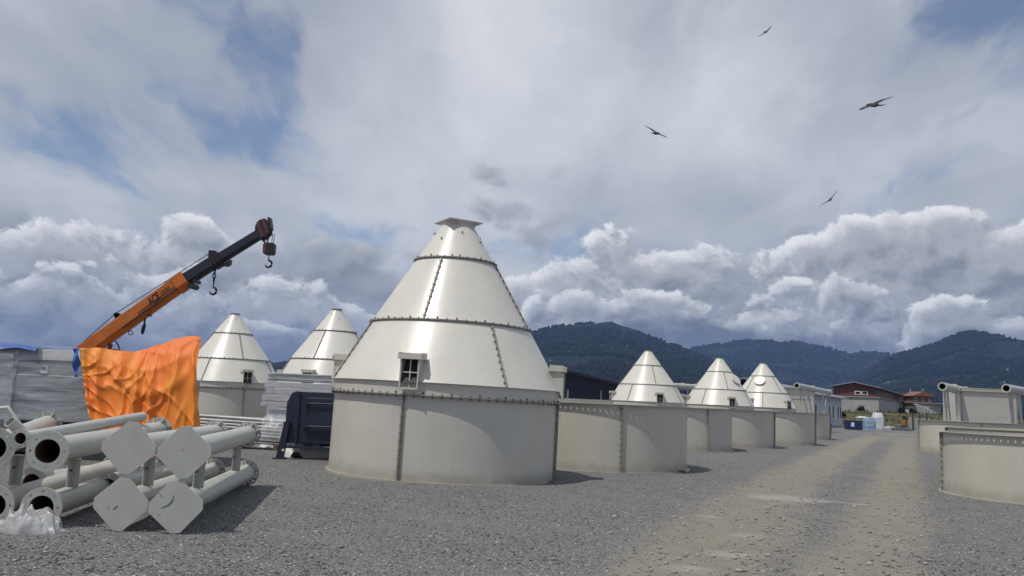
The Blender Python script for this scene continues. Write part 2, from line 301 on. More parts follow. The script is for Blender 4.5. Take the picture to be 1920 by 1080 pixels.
# ------------------------------------------------------------------ mesh helpers
class MB:
    def __init__(s): s.v = []; s.f = []; s.mi = []; s.cur = 0
    def add(s, vs, fs):
        o = len(s.v); s.v.extend(tuple(q) for q in vs)
        for f in fs: s.f.append([i+o for i in f]); s.mi.append(s.cur)
        return s
    def box(s, c, d, rot=None):
        c = Vector(c); hx, hy, hz = (x/2 for x in d)
        vs = [Vector((sx*hx, sy*hy, sz*hz)) for sz in (-1, 1) for sy in (-1, 1) for sx in (-1, 1)]
        if rot is not None: vs = [rot @ q for q in vs]
        return s.add([q+c for q in vs], [(0, 2, 3, 1), (4, 5, 7, 6), (0, 1, 5, 4), (2, 6, 7, 3), (0, 4, 6, 2), (1, 3, 7, 5)])
    def beam(s, p0, p1, w, h, up=(0, 0, 1)):                  # rectangular bar between two points
        p0, p1 = Vector(p0), Vector(p1); d = (p1-p0); L = d.length; z = d.normalized()
        x = Vector(up).cross(z)
        if x.length < 1e-4: x = Vector((1, 0, 0)).cross(z)
        x.normalize(); y = z.cross(x)
        return s.box((p0+p1)/2, (w, h, L), Matrix((x, y, z)).transposed())
    def tube(s, p0, p1, r0, r1=None, n=16, cap=True):
        r1 = r0 if r1 is None else r1
        p0, p1 = Vector(p0), Vector(p1); q = (p1-p0).to_track_quat('Z', 'Y')
        vs = []
        for p, r in ((p0, r0), (p1, r1)):
            for i in range(n):
                a = 2*math.pi*i/n; vs.append(p + q @ Vector((r*math.cos(a), r*math.sin(a), 0)))
        fs = [(i, (i+1) % n, n+(i+1) % n, n+i) for i in range(n)]
        if cap: fs += [tuple(range(n-1, -1, -1)), tuple(range(n, 2*n))]
        return s.add(vs, fs)
    def hollow(s, p0, p1, ro, ri, n=32):                       # pipe with a bore
        p0, p1 = Vector(p0), Vector(p1); q = (p1-p0).to_track_quat('Z', 'Y')
        vs = []
        for p, r in ((p0, ro), (p1, ro), (p1, ri), (p0, ri)):
            for i in range(n):
                a = 2*math.pi*i/n; vs.append(p + q @ Vector((r*math.cos(a), r*math.sin(a), 0)))
        fs = []
        for k in range(4):
            a, b = k*n, ((k+1) % 4)*n
            fs += [(a+i, a+(i+1) % n, b+(i+1) % n, b+i) for i in range(n)]
        return s.add(vs, fs)
    def path(s, pts, r, n=8, taper=None):                       # bent rod
        pts = [Vector(p) for p in pts]; N = len(pts); vs = []
        for i, p in enumerate(pts):
            d = (pts[min(i+1, N-1)]-pts[max(i-1, 0)]).normalized(); q = d.to_track_quat('Z', 'Y')
            rr = r*(taper[i] if taper else 1)
            for k in range(n):
                a = 2*math.pi*k/n; vs.append(p + q @ Vector((rr*math.cos(a), rr*math.sin(a), 0)))
        fs = [(i*n+k, i*n+(k+1) % n, (i+1)*n+(k+1) % n, (i+1)*n+k) for i in range(N-1) for k in range(n)]
        fs += [tuple(range(n-1, -1, -1)), tuple(range((N-1)*n, N*n))]
        return s.add(vs, fs)
    def sector(s, rb, rt, z0, z1, a0, a1, n, th=0.012):        # curved plate between two bearings (radians), outer radii rb (bottom) and rt (top)
        vs = []
        for i in range(n+1):
            a = a0+(a1-a0)*i/n; sn, cs = math.sin(a), -math.cos(a)
            for r, z in ((rb, z0), (rt, z1), (rt-th, z1), (rb-th, z0)): vs.append((r*sn, r*cs, z))
        fs = []
        for i in range(n):
            o, p = i*4, i*4+4
            for k in range(4): fs.append((o+k, p+k, p+(k+1) % 4, o+(k+1) % 4))
        if abs(a1-a0) < 6.28: fs += [(0, 1, 2, 3), (n*4+3, n*4+2, n*4+1, n*4)]
        return s.add(vs, fs)
    def prism(s, poly, ext):                                   # polygon swept along a vector
        n = len(poly); e = Vector(ext)
        vs = [Vector(p) for p in poly]; vs += [v+e for v in vs]
        return s.add(vs, [tuple(range(n-1, -1, -1)), tuple(range(n, 2*n))] + [(i, (i+1) % n, n+(i+1) % n, n+i) for i in range(n)])
    def grid(s, fn, nu, nv):
        vs = [fn(i/nu, j/nv) for j in range(nv+1) for i in range(nu+1)]
        return s.add(vs, [(j*(nu+1)+i, j*(nu+1)+i+1, (j+1)*(nu+1)+i+1, (j+1)*(nu+1)+i) for j in range(nv) for i in range(nu)])
    def mesh(s, name, mats, smooth=None, bevel=0):
        me = bpy.data.meshes.new(name); me.from_pydata(s.v, [], s.f)
        for x in (mats if isinstance(mats, (list, tuple)) else [mats]): me.materials.append(MATS[x])
        if any(s.mi): me.polygons.foreach_set('material_index', s.mi)
        b = bmesh.new(); b.from_mesh(me)
        bmesh.ops.recalc_face_normals(b, faces=b.faces)
        if bevel:
            es = [e for e in b.edges if len(e.link_faces) == 2 and e.calc_face_angle(0) > R(40)]
            bmesh.ops.bevel(b, geom=es, offset=bevel, segments=1, affect='EDGES', clamp_overlap=True)
        b.to_mesh(me); b.free()
        if smooth:
            me.polygons.foreach_set('use_smooth', [True]*len(me.polygons)); me.set_sharp_from_angle(angle=R(smooth))
        me.update(); return me
def link(name, me, parent=None, loc=None, rotz=None):
    o = bpy.data.objects.new(name, me); COL.objects.link(o)
    if parent: o.parent = parent
    if loc is not None: o.location = loc
    if rotz: o.rotation_euler = (0, 0, rotz)
    return o
def part(name, mb, mats, parent, smooth=None, bevel=0, label=None, stuff=False):
    o = link(name, mb.mesh(name, mats, smooth, bevel), parent)
    if label: o['label'] = label
    if stuff: o['kind'] = 'stuff'
    return o
def tag(o, label, cat, group=None):
    o['label'] = label; o['category'] = cat
    if group: o['group'] = group
    return o
def thing(name, label, cat, loc=(0, 0, 0), rotz=0, group=None):
    o = bpy.data.objects.new(name, None); COL.objects.link(o); o.location = loc; o.rotation_euler = (0, 0, rotz); o.empty_display_size = 0.3
    return tag(o, label, cat, group)
def dup(root, loc, rotz, label, group=None):
    r = root.copy(); COL.objects.link(r); r.location = loc; r.rotation_euler = (0, 0, rotz); r['label'] = label
    if group: r['group'] = group
    for ch in root.children:
        c = ch.copy(); COL.objects.link(c); c.parent = r
        for g in ch.children:
            d = g.copy(); COL.objects.link(d); d.parent = c
    return r
def structure(o): o['kind'] = 'structure'; return o
def fbm(x, y, oct=5, H=0.5, sc=1.0):
    t, a = 0, 1
    for k in range(oct): t += a*mnoise.noise((x*sc, y*sc, 3.7*k)); a *= H; sc *= 2.03
    return t

# ------------------------------------------------------------------ ground: one sheet of crushed stone with two worn wheel tracks
def poly_x(pts, y):
    ys = [p.y for p in pts]; xs = [p.x for p in pts]
    return np.interp(y, ys, xs)
trackL = sorted([G(*p) for p in ((1290, 1079), (1400, 960), (1470, 905), (1540, 865), (1600, 832), (1640, 817), (1680, 809), (1700, 805))], key=lambda p: p.y)
trackR = sorted([G(*p) for p in ((1600, 1079), (1660, 985), (1672, 930), (1680, 890), (1690, 850), (1697, 825), (1700, 812), (1706, 805))], key=lambda p: p.y)
for tr in (trackL, trackR):
    d = (tr[1]-tr[0]); tr.insert(0, tr[0]-d*6)
def axis_coords(fine0, fine1, step, far):
    c = list(np.arange(fine0, fine1+1e-6, step)); g = step; x = c[-1]
    while x < far: g *= 1.25; x += g; c.append(x)
    g = step; x = c[0]
    while x > -far: g *= 1.25; x -= g; c.insert(0, x)
    return np.array(c)
gx = axis_coords(-14, 24, 0.22, 8200); gy = axis_coords(4, 60, 0.22, 8200)
XX, YY = np.meshgrid(gx, gy)
cl = poly_x(trackL, YY); cr_ = poly_x(trackR, YY)
ZZ = np.zeros_like(XX); DIRT = np.zeros_like(XX); PALE = np.zeros_like(XX)
inn = (np.abs(XX) < 40) & (YY > 2) & (YY < 120)
ii = np.argwhere(inn)
for (j, i) in ii:
    x, y = float(XX[j, i]), float(YY[j, i])
    n1 = fbm(x, y, 3, 0.5, 0.35); n2_ = fbm(x+50, y, 2, 0.5, 0.9)
    wob = 0.22*n1
    dL = abs(x-cl[j, i]+wob*0.8); dR = abs(x-cr_[j, i]+wob*0.6)
    wl = 1.05 + 0.15*n2_; wr = 0.85 + 0.15*n2_
    a = max(math.exp(-(dL/wl)**2.4)*1.0, math.exp(-(dR/wr)**2.4)*0.95)
    mid = 0.42*math.exp(-((x-(cl[j, i]+cr_[j, i])/2)/2.3)**4)*(0.6+n1)
    apron = 0.55*max(0, min(1, (n1+0.25)*1.6))*math.exp(-((x-cr_[j, i]-2.6)/2.2)**2)*math.exp(-((y-15)/7.0)**2)
    a = max(a, mid, apron)
    DIRT[j, i] = min(1, a)
    ZZ[j, i] = 0.018*n1 + 0.010*n2_ - 0.030*a*(1 if y < 60 else 0.4)
# level out to nothing under the things that stand on it
far_y = np.clip((YY-70)/60, 0, 1); ZZ *= (1-far_y)
# a pale washed-out strip of silt lying across the near tracks
p0, p1 = G(1430, 930), G(1640, 946)
tt = np.clip(((XX-p0.x)*(p1.x-p0.x)+(YY-p0.y)*(p1.y-p0.y))/((p1-p0).xy.length_squared), 0, 1)
dd = np.hypot(XX-(p0.x+tt*(p1.x-p0.x)), YY-(p0.y+tt*(p1.y-p0.y)))
PALE = np.exp(-(dd/(0.34-0.27*tt))**2)
for q, rr_ in (((1468, 931), 0.75), ((1515, 938), 0.45), ((1400, 1000), .3), ((1330, 965), .25), ((1050+320, 1035), 0.35), ((1290, 1062), 0.3), ((1460, 840), 0.5), ((1560, 850), 0.4)):
    c = G(*q); PALE = np.maximum(PALE, 0.8*np.exp(-((XX-c.x)/(rr_*1.3))**2-((YY-c.y)/rr_)**2))
def ground_dirt(x, y):
    j = min(len(gy)-1, max(0, int(np.searchsorted(gy, y)))); i = min(len(gx)-1, max(0, int(np.searchsorted(gx, x))))
    return DIRT[j, i], ZZ[j, i]
nx_, ny_ = len(gx), len(gy)
gm = bpy.data.meshes.new('ground')
vv = np.stack([XX.ravel(), YY.ravel(), ZZ.ravel()], 1).astype(np.float32)
idx = np.arange(nx_*ny_).reshape(ny_, nx_)
ff = np.stack([idx[:-1, :-1].ravel(), idx[:-1, 1:].ravel(), idx[1:, 1:].ravel(), idx[1:, :-1].ravel()], 1)
gm.vertices.add(len(vv)); gm.vertices.foreach_set('co', vv.ravel())
gm.loops.add(ff.size); gm.loops.foreach_set('vertex_index', ff.ravel().astype(np.int32))
gm.polygons.add(len(ff)); gm.polygons.foreach_set('loop_start', (np.arange(len(ff))*4).astype(np.int32))
gm.polygons.foreach_set('use_smooth', np.ones(len(ff), bool))
gm.update(calc_edges=True); gm.validate()
for nm, arr in (('dirt', DIRT), ('pale', PALE)):
    at = gm.attributes.new(nm, 'FLOAT', 'POINT'); at.data.foreach_set('value', arr.ravel().astype(np.float32))
M = bpy.data.materials.new('gravel_ground'); M.use_nodes = True; t = NT(M.node_tree); b = t.n['Principled BSDF']
pos = t.node('ShaderNodeTexCoord').outputs['Object']
def attr(nm): n = t.node('ShaderNodeAttribute'); n.attribute_name = nm; return n.outputs['Fac']
cell = t.node('ShaderNodeTexVoronoi'); t.put(cell.inputs['Vector'], pos); cell.inputs['Scale'].default_value = 36
cell2 = t.node('ShaderNodeTexVoronoi'); t.put(cell2.inputs['Vector'], pos); cell2.inputs['Scale'].default_value = 80
sepc = t.node('ShaderNodeSeparateColor'); t.l.new(cell.outputs['Color'], sepc.inputs[0])
sepd = t.node('ShaderNodeSeparateColor'); t.l.new(cell2.outputs['Color'], sepd.inputs[0])
tone = t.add(t.mul(sepc.outputs[0], 0.6), t.mul(sepd.outputs[1], 0.4))
stone = t.mix(tone, (0.066, 0.066, 0.068), (0.285, 0.284, 0.282))
stone = t.mix(t.ss(sepc.outputs[2], 0.90, 0.95, 0, 0.7), stone, (0.38, 0.37, 0.35))
big = t.noise(pos, 0.55, 6, 0.6)
stone = t.mix(t.ss(big, 0.35, 0.7, 0, 0.45), stone, (0.225, 0.222, 0.217))
grit = t.noise(pos, 9, 6, 0.7)
dm = t.add(attr('dirt'), t.mul(t.sub(t.noise(pos, 1.6, 6, 0.65), 0.5), 0.9))
dm = t.ss(t.add(dm, t.mul(t.sub(grit, 0.5), 0.6)), 0.18, 0.82)
dust = t.mix(t.noise(pos, 2.2, 7, 0.7), (0.21, 0.182, 0.135), (0.33, 0.302, 0.245))
dust = t.mix(t.ss(sepd.outputs[0], 0.78, 0.9, 0, 0.55), dust, (0.33, 0.315, 0.28))
dm = t.mul(dm, t.ss(t.noise(t.mapping(pos, scale=(1.0, 0.35, 1), rot=(0, 0, R(-14))), 2.6, 7, 0.7), 0.30, 0.56, 0.45, 1.0))
colr = t.mix(t.mul(dm, 0.95), stone, dust)
pm = t.ss(t.add(attr('pale'), t.mul(t.sub(grit, 0.5), 0.7)), 0.30, 0.75)
colr = t.mix(t.mul(pm, 0.85), colr, (0.37, 0.35, 0.31))
t.put(b.inputs['Base Color'], colr); b.inputs['Roughness'].default_value = 0.9; b.inputs['Specular IOR Level'].default_value = 0.25
hgt = t.add(t.mul(cell.outputs['Distance'], t.lin(dm, 0, 1, -1.0, -0.25)), t.mul(cell2.outputs['Distance'], -0.5))
t.put(b.inputs['Normal'], t.bump(hgt, 0.9, 0.03))
MATS['gravel_ground'] = M; gm.materials.append(M)
structure(link('ground', gm))

# loose stones lying on it, near enough to show
def stones(name, n, ymin, ymax, smin, smax, colmat, seed, dirt_bias, pw=2.2):
    r = np.random.default_rng(seed)
    ph = (1+5**.5)/2
    ico = np.array([(-1, ph, 0), (1, ph, 0), (-1, -ph, 0), (1, -ph, 0), (0, -1, ph), (0, 1, ph), (0, -1, -ph), (0, 1, -ph), (ph, 0, -1), (ph, 0, 1), (-ph, 0, -1), (-ph, 0, 1)])/1.9
    icf = np.array([(0, 11, 5), (0, 5, 1), (0, 1, 7), (0, 7, 10), (0, 10, 11), (1, 5, 9), (5, 11, 4), (11, 10, 2), (10, 7, 6), (7, 1, 8), (3, 9, 4), (3, 4, 2), (3, 2, 6), (3, 6, 8), (3, 8, 9), (4, 9, 5), (2, 4, 11), (6, 2, 10), (8, 6, 7), (9, 8, 1)])
    P_, S_ = [], []
    while len(P_) < n:
        y = ymin*(ymax/ymin)**r.random(); x = (r.random()*2-1)*y*0.64
        d, z = ground_dirt(x, y)
        if r.random() < d*dirt_bias: continue
        s = smin*(smax/smin)**(r.random()**pw)
        P_.append((x, y, z+s*0.12)); S_.append(s)
    P_ = np.array(P_); S_ = np.array(S_)
    ang = r.random(n)*6.28; sx = 0.7+0.6*r.random(n); sy = 0.7+0.6*r.random(n); sz = 0.35+0.35*r.random(n)
    v = ico[None]*(1+0.25*(r.random((n, 12, 1))-0.5))*np.stack([sx, sy, sz], 1)[:, None, :]*S_[:, None, None]*0.5
    ca, sa = np.cos(ang)[:, None], np.sin(ang)[:, None]
    v = np.stack([v[..., 0]*ca-v[..., 1]*sa, v[..., 0]*sa+v[..., 1]*ca, v[..., 2]], 2) + P_[:, None, :]
    f = (icf[None]+(np.arange(n)*12)[:, None, None]).reshape(-1, 3)
    me = bpy.data.meshes.new(name); v = v.reshape(-1, 3).astype(np.float32)
    me.vertices.add(len(v)); me.vertices.foreach_set('co', v.ravel())
    me.loops.add(f.size); me.loops.foreach_set('vertex_index', f.ravel().astype(np.int32))
    me.polygons.add(len(f)); me.polygons.foreach_set('loop_start', (np.arange(len(f))*3).astype(np.int32))
    me.update(calc_edges=True); me.materials.append(MATS[colmat])
    at = me.attributes.new('tone', 'FLOAT', 'FACE'); at.data.foreach_set('value', np.repeat(r.random(n), 20).astype(np.float32))
    o = link(name, me); o['kind'] = 'stuff'; return o
M = bpy.data.materials.new('loose_stone'); M.use_nodes = True; t = NT(M.node_tree); b = t.n['Principled BSDF']
n = t.node('ShaderNodeAttribute'); n.attribute_name = 'tone'
c = t.mix(t.ss(n.outputs['Fac'], 0.0, 0.85), (0.080, 0.080, 0.081), (0.27, 0.27, 0.268)); c = t.mix(t.ss(n.outputs['Fac'], 0.83, 0.93), c, (0.44, 0.43, 0.40))
t.put(b.inputs['Base Color'], c); b.inputs['Roughness'].default_value = 0.85; b.inputs['Specular IOR Level'].default_value = 0.3; MATS['loose_stone'] = M
tag(stones('gravel', 80000, 7.2, 30, 0.009, 0.036, 'loose_stone', 3, 1.0), 'loose grey crushed stones scattered over the yard', 'gravel')

M = bpy.data.materials.new('pale_chip'); M.use_nodes = True; t = NT(M.node_tree); b = t.n['Principled BSDF']
n = t.node('ShaderNodeAttribute'); n.attribute_name = 'tone'
t.put(b.inputs['Base Color'], t.mix(n.outputs['Fac'], (0.17, 0.155, 0.13), (0.36, 0.34, 0.30))); b.inputs['Roughness'].default_value = 0.9; MATS['pale_chip'] = M
def pale_keep(d, r): return r < 0.12+0.9*min(1, d*1.4)
_g = ground_dirt
def ground_dirt(x, y):
    d, z = _g(x, y); return 1-min(1, .10+1.2*d), z
tag(stones('pale_stone_chips', 6000, 7.2, 45, 0.010, 0.085, 'pale_chip', 8, 1.0, 3.2), 'pale flat stone chips strewn along the worn tracks', 'gravel')
ground_dirt = _g

# ------------------------------------------------------------------ hills, far fields, wooded slopes
def skyline(pts):
    out = []
    for p in pts:
        d = ray(*p); out.append((math.atan2(d.x, d.y), d.z/math.hypot(d.x, d.y)))
    return sorted(out)
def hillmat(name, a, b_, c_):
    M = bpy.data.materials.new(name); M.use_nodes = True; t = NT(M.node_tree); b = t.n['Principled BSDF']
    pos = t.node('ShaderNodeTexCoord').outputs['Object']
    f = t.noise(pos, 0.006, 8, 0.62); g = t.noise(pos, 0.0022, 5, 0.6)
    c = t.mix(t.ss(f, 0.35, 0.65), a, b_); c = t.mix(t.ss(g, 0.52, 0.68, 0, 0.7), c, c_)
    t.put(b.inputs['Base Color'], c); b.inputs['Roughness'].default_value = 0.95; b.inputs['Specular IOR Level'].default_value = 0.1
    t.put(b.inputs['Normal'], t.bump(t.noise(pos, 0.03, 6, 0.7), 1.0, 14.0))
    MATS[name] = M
hillmat('shaded_hill_green', (0.007, 0.012, 0.008), (0.014, 0.021, 0.012), (0.030, 0.036, 0.020))  # greens darkened to carry the cloud shadow lying over the hills
def hill(name, pts, Rn, Rc, seed, na=260, nr=70, rough=0.16):
    sk = skyline(pts); az = [s[0] for s in sk]; te = [s[1] for s in sk]
    az0, az1 = az[0], az[-1]; vs = []; H = np.zeros((nr+1, na+1, 3))
    for k in range(nr+1):
        tt = 1.35*k/nr; rr_ = Rn+(Rc-Rn)*tt
        for i in range(na+1):
            a = az0+(az1-az0)*i/na
            crest = np.interp(a, az, te)*Rc + CAM_H
            edge = min(1, (i/na)/0.04, (1-i/na)/0.04)
            x, y = rr_*math.sin(a), rr_*math.cos(a)
            n = fbm(x+seed*977, y, 6, 0.52, 1/900.0)
            rd = 1-abs(fbm(x*1.3-seed*500, y*0.8, 4, 0.5, 1/700.0))*1.6
            if tt <= 1: s = tt**1.15
            else: s = 1-((tt-1)/0.35)**2*0.9
            g = max(0, 1-tt) if tt <= 1 else 0
            h = crest*s*(1-rough*1.4*g*(1-rd)) + crest*rough*0.7*n*g*min(1, tt*3) + crest*0.012*fbm(x, y, 3, 0.6, 1/60.0)*min(1, tt*4)
            H[k, i] = (x, y, max(-4, h*edge - 4*(1-min(1, tt*6))))
    v = H.reshape(-1, 3); idx = np.arange(len(v)).reshape(nr+1, na+1)
    f = np.stack([idx[:-1, :-1].ravel(), idx[:-1, 1:].ravel(), idx[1:, 1:].ravel(), idx[1:, :-1].ravel()], 1)
    me = bpy.data.meshes.new(name); me.from_pydata(v.tolist(), [], f.tolist()); me.materials.append(MATS['shaded_hill_green'])
    me.polygons.foreach_set('use_smooth', [True]*len(me.polygons)); me.update()
    structure(link(name, me)); return H
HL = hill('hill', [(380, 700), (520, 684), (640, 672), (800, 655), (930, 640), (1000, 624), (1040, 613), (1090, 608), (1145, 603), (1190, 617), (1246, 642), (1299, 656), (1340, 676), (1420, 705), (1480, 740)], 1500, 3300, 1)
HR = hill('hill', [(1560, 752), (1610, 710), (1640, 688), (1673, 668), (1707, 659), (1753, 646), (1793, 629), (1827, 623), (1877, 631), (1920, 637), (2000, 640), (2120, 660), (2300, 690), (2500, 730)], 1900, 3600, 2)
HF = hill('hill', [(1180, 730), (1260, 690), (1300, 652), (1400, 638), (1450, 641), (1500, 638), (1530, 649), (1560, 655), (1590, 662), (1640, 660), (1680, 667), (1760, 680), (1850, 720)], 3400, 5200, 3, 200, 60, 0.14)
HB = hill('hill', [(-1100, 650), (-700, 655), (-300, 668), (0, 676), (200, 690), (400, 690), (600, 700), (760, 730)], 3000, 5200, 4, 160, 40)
def forest(name, H, n, smin, smax, seed, tmax=0.80):
    r = np.random.default_rng(seed); nr, na = H.shape[0]-1, H.shape[1]-1
    k = r.random(n)**0.75*tmax*nr; i = r.random(n)*na
    k0 = np.minimum(k.astype(int), nr-1); i0 = np.minimum(i.astype(int), na-1)
    fk, fi = (k-k0)[:, None], (i-i0)[:, None]
    p = (H[k0, i0]*(1-fk)*(1-fi)+H[k0+1, i0]*fk*(1-fi)+H[k0, i0+1]*(1-fk)*fi+H[k0+1, i0+1]*fk*fi)
    # thin the wood into patches
    keep = np.array([fbm(q[0], q[1], 3, 0.5, 1/260.0) > -0.22 for q in p]); p = p[keep & (p[:, 2] > 3)]; n = len(p)
    ph = (1+5**.5)/2
    ico = np.array([(-1, ph, 0), (1, ph, 0), (-1, -ph, 0), (1, -ph, 0), (0, -1, ph), (0, 1, ph), (0, -1, -ph), (0, 1, -ph), (ph, 0, -1), (ph, 0, 1), (-ph, 0, -1), (-ph, 0, 1)])/1.9
    icf = np.array([(0, 11, 5), (0, 5, 1), (0, 1, 7), (0, 7, 10), (0, 10, 11), (1, 5, 9), (5, 11, 4), (11, 10, 2), (10, 7, 6), (7, 1, 8), (3, 9, 4), (3, 4, 2), (3, 2, 6), (3, 6, 8), (3, 8, 9), (4, 9, 5), (2, 4, 11), (6, 2, 10), (8, 6, 7), (9, 8, 1)])
    s = smin+(smax-smin)*r.random(n)**2
    v = ico[None]*(1+0.7*(r.random((n, 12, 1))-0.5))*s[:, None, None]*0.5*np.array([1, 1, 1.15])+p[:, None, :]+np.array([0, 0, 1])*(s*0.28)[:, None, None]
    f = (icf[None]+(np.arange(n)*12)[:, None, None]).reshape(-1, 3)
    me = bpy.data.meshes.new(name); v = v.reshape(-1, 3).astype(np.float32)
    me.vertices.add(len(v)); me.vertices.foreach_set('co', v.ravel())
    me.loops.add(f.size); me.loops.foreach_set('vertex_index', f.ravel().astype(np.int32))
    me.polygons.add(len(f)); me.polygons.foreach_set('loop_start', (np.arange(len(f))*3).astype(np.int32))
    me.update(calc_edges=True); me.materials.append(MATS['shaded_hill_green'])
    o = link(name, me); o['kind'] = 'stuff'; return o
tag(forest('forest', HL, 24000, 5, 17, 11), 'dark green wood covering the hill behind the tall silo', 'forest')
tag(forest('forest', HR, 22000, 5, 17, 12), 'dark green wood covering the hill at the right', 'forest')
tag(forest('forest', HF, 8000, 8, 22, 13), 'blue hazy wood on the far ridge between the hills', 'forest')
# tiny houses on the slopes
hb = MB(); hb.box((0, 0, 1.5), (11, 8, 9)); hb.cur = 1; hb.prism([(-6, -4.6, 6), (-6, 4.6, 6), (-6, 0, 8.6)], (12, 0, 0))
house_me = hb.mesh('hillside_house', ['house_wall', 'house_roof'])
def slope_houses(H, n, seed, label, group, t0, t1, i0, i1):
    r = random.Random(seed); nr, na = H.shape[0]-1, H.shape[1]-1
    for q in range(n):
        if q % 3 == 0: ck, ci = r.uniform(t0, t1), r.uniform(i0, i1)
        k = int((ck+r.uniform(-.03, .03))/1.35*nr); i = int((ci+r.uniform(-.025, .025))*na)
        p = H[max(2, min(nr-1, k)), max(2, min(na-2, i))]
        o = link('hillside_house', house_me, None, (p[0], p[1], p[2]+3.5), r.uniform(0, 3.1)); s = r.uniform(0.2, 0.45); o.scale = (s*r.uniform(.8, 1.5), s, s*0.8)
        tag(o, label, 'house', group)
slope_houses(HL, 36, 4, 'tiny pale house on the wooded hill behind the tall silo', 'houses on the hill behind the silos', 0.25, 0.85, 0.55, 0.86)
slope_houses(HR, 30, 5, 'tiny pale house on the wooded hill at the far right', 'houses on the hill at the right', 0.2, 0.75, 0.08, 0.5)

# ------------------------------------------------------------------ cone silos
def pt(a, r, z): return Vector((r*math.sin(a), -r*math.cos(a), z))
def tang(a): return Vector((math.cos(a), math.sin(a), 0))
def seam_bolts(par, a, r0, z0, r1, z1, w, t=0.010, gap=0.003, sp=0.155, m='seam_paint', bm='pale_bolt'):
    mb = MB()
    for o in (-gap-t, gap):
        q = tang(a)*o
        mb.prism([pt(a, r0-.004, z0)+q, pt(a, r0+w, z0)+q, pt(a, r1+w, z1)+q, pt(a, r1-.004, z1)+q], tang(a)*t)
    s = part('seam_flange', mb, m, par)
    L = math.hypot(r1-r0, z1-z0); n = max(2, int(L/sp)); bb = MB()
    for i in range(n):
        f = (i+0.5)/n; p = pt(a, r0+(r1-r0)*f+w*0.55, z0+(z1-z0)*f); d = tang(a)
        bb.tube(p-d*0.036, p+d*0.036, 0.016, n=6)
    part('bolts', bb, bm, s, stuff=True)
    return s
def ring_flange(par, r0, r1, z, t, nb, name='ring_flange', m='seam_paint', bm='pale_bolt', rb=None, bh=0.045):
    mb = MB(); mb.sector(r1, r1, z, z+t, 0, 2*math.pi, 96, r1-r0); s = part(name, mb, m, par)
    if nb:
        bb = MB()
        for i in range(nb):
            a = 2*math.pi*(i+.5)/nb; p = pt(a, rb or (r0+r1)/2+0.01, z)
            bb.tube(p-Vector((0, 0, bh)), p+Vector((0, 0, t+bh*(0.5 if i % 3 else 1.1))), 0.016, n=6)
        part('bolts', bb, bm, s, stuff=True)
    return s
def duct(par, a, rcone, ro, z0, z1, w):
    """box-shaped inlet standing on the cone, outer face open behind a cross of bars"""
    d = Vector((math.sin(a), -math.cos(a), 0)); tg = tang(a); mb = MB()
    for sgn in (-1, 1):
        q = tg*(sgn*w/2-0.006)
        mb.prism([d*ro+Vector((0, 0, z0))+q, d*ro+Vector((0, 0, z1))+q, d*(rcone(z1)-.03)+Vector((0, 0, z1))+q, d*(rcone(z0)-.03)+Vector((0, 0, z0))+q], tg*0.012)
    o = part('inlet_duct', mb, 'cream_paint', par)
    rot = Matrix((tg, -d, Vector((0, 0, 1)))).transposed()
    rin = rcone(z1)-.03
    f = MB(); f.box(d*((ro+0.07+rin)/2)+Vector((0, 0, z1+.012)), (w+.12, ro+0.07-rin, .022), rot)
    f.box(d*(ro+.06)+Vector((0, 0, z1+.06)), (w+.12, .012, .07), rot)
    for k in range(5): f.box(d*(ro+.03)+tg*((k-2)*(w+.08)/4)+Vector((0, 0, z1+.07)), (.012, .06, .09), rot)
    f.box(d*(rin+.12)+Vector((0, 0, z1+.08)), (w+.12, .012, .11), rot)
    f.box(d*((ro+0.06+rin)/2)+tg*(w/2+.053)+Vector((0, 0, z1+.08)), (.012, ro-rin, .11), rot)
    f.box(d*((ro+0.06+rin)/2)-tg*(w/2+.053)+Vector((0, 0, z1+.08)), (.012, ro-rin, .11), rot)
    part('duct_flange', f, 'cream_paint', o)
    b = MB(); zc = (z0+z1)/2
    b.box(d*(ro-.03)+Vector((0, 0, zc)), (.022, .03, z1-z0-.002), rot)
    b.box(d*(ro-.03)+Vector((0, 0, zc+.04)), (w-.03, .028, .022), rot)
    for sgn in (-1, 1): b.box(d*(ro+.018)+tg*(sgn*(w/2-.004))+Vector((0, 0, zc)), (.028, .034, z1-z0-.004), rot)
    b.box(d*(ro+.012)+Vector((0, 0, z0+.02)), (w-.06, .02, .04), rot)
    part('grille_bars', b, 'cream_paint', o)
    k = MB(); k.prism([d*(rcone(z)+.015)+Vector((0, 0, z))+tg*s_*(w/2-.02) for s_, z in ((-1, z0+.13), (1, z0+.13), (1, z1-.01), (-1, z1-.01))], d*.006); part('dark_inside_plate', k, 'scratch', o)  # black plate on the cone, standing for the unlit hollow behind the bars
    return o
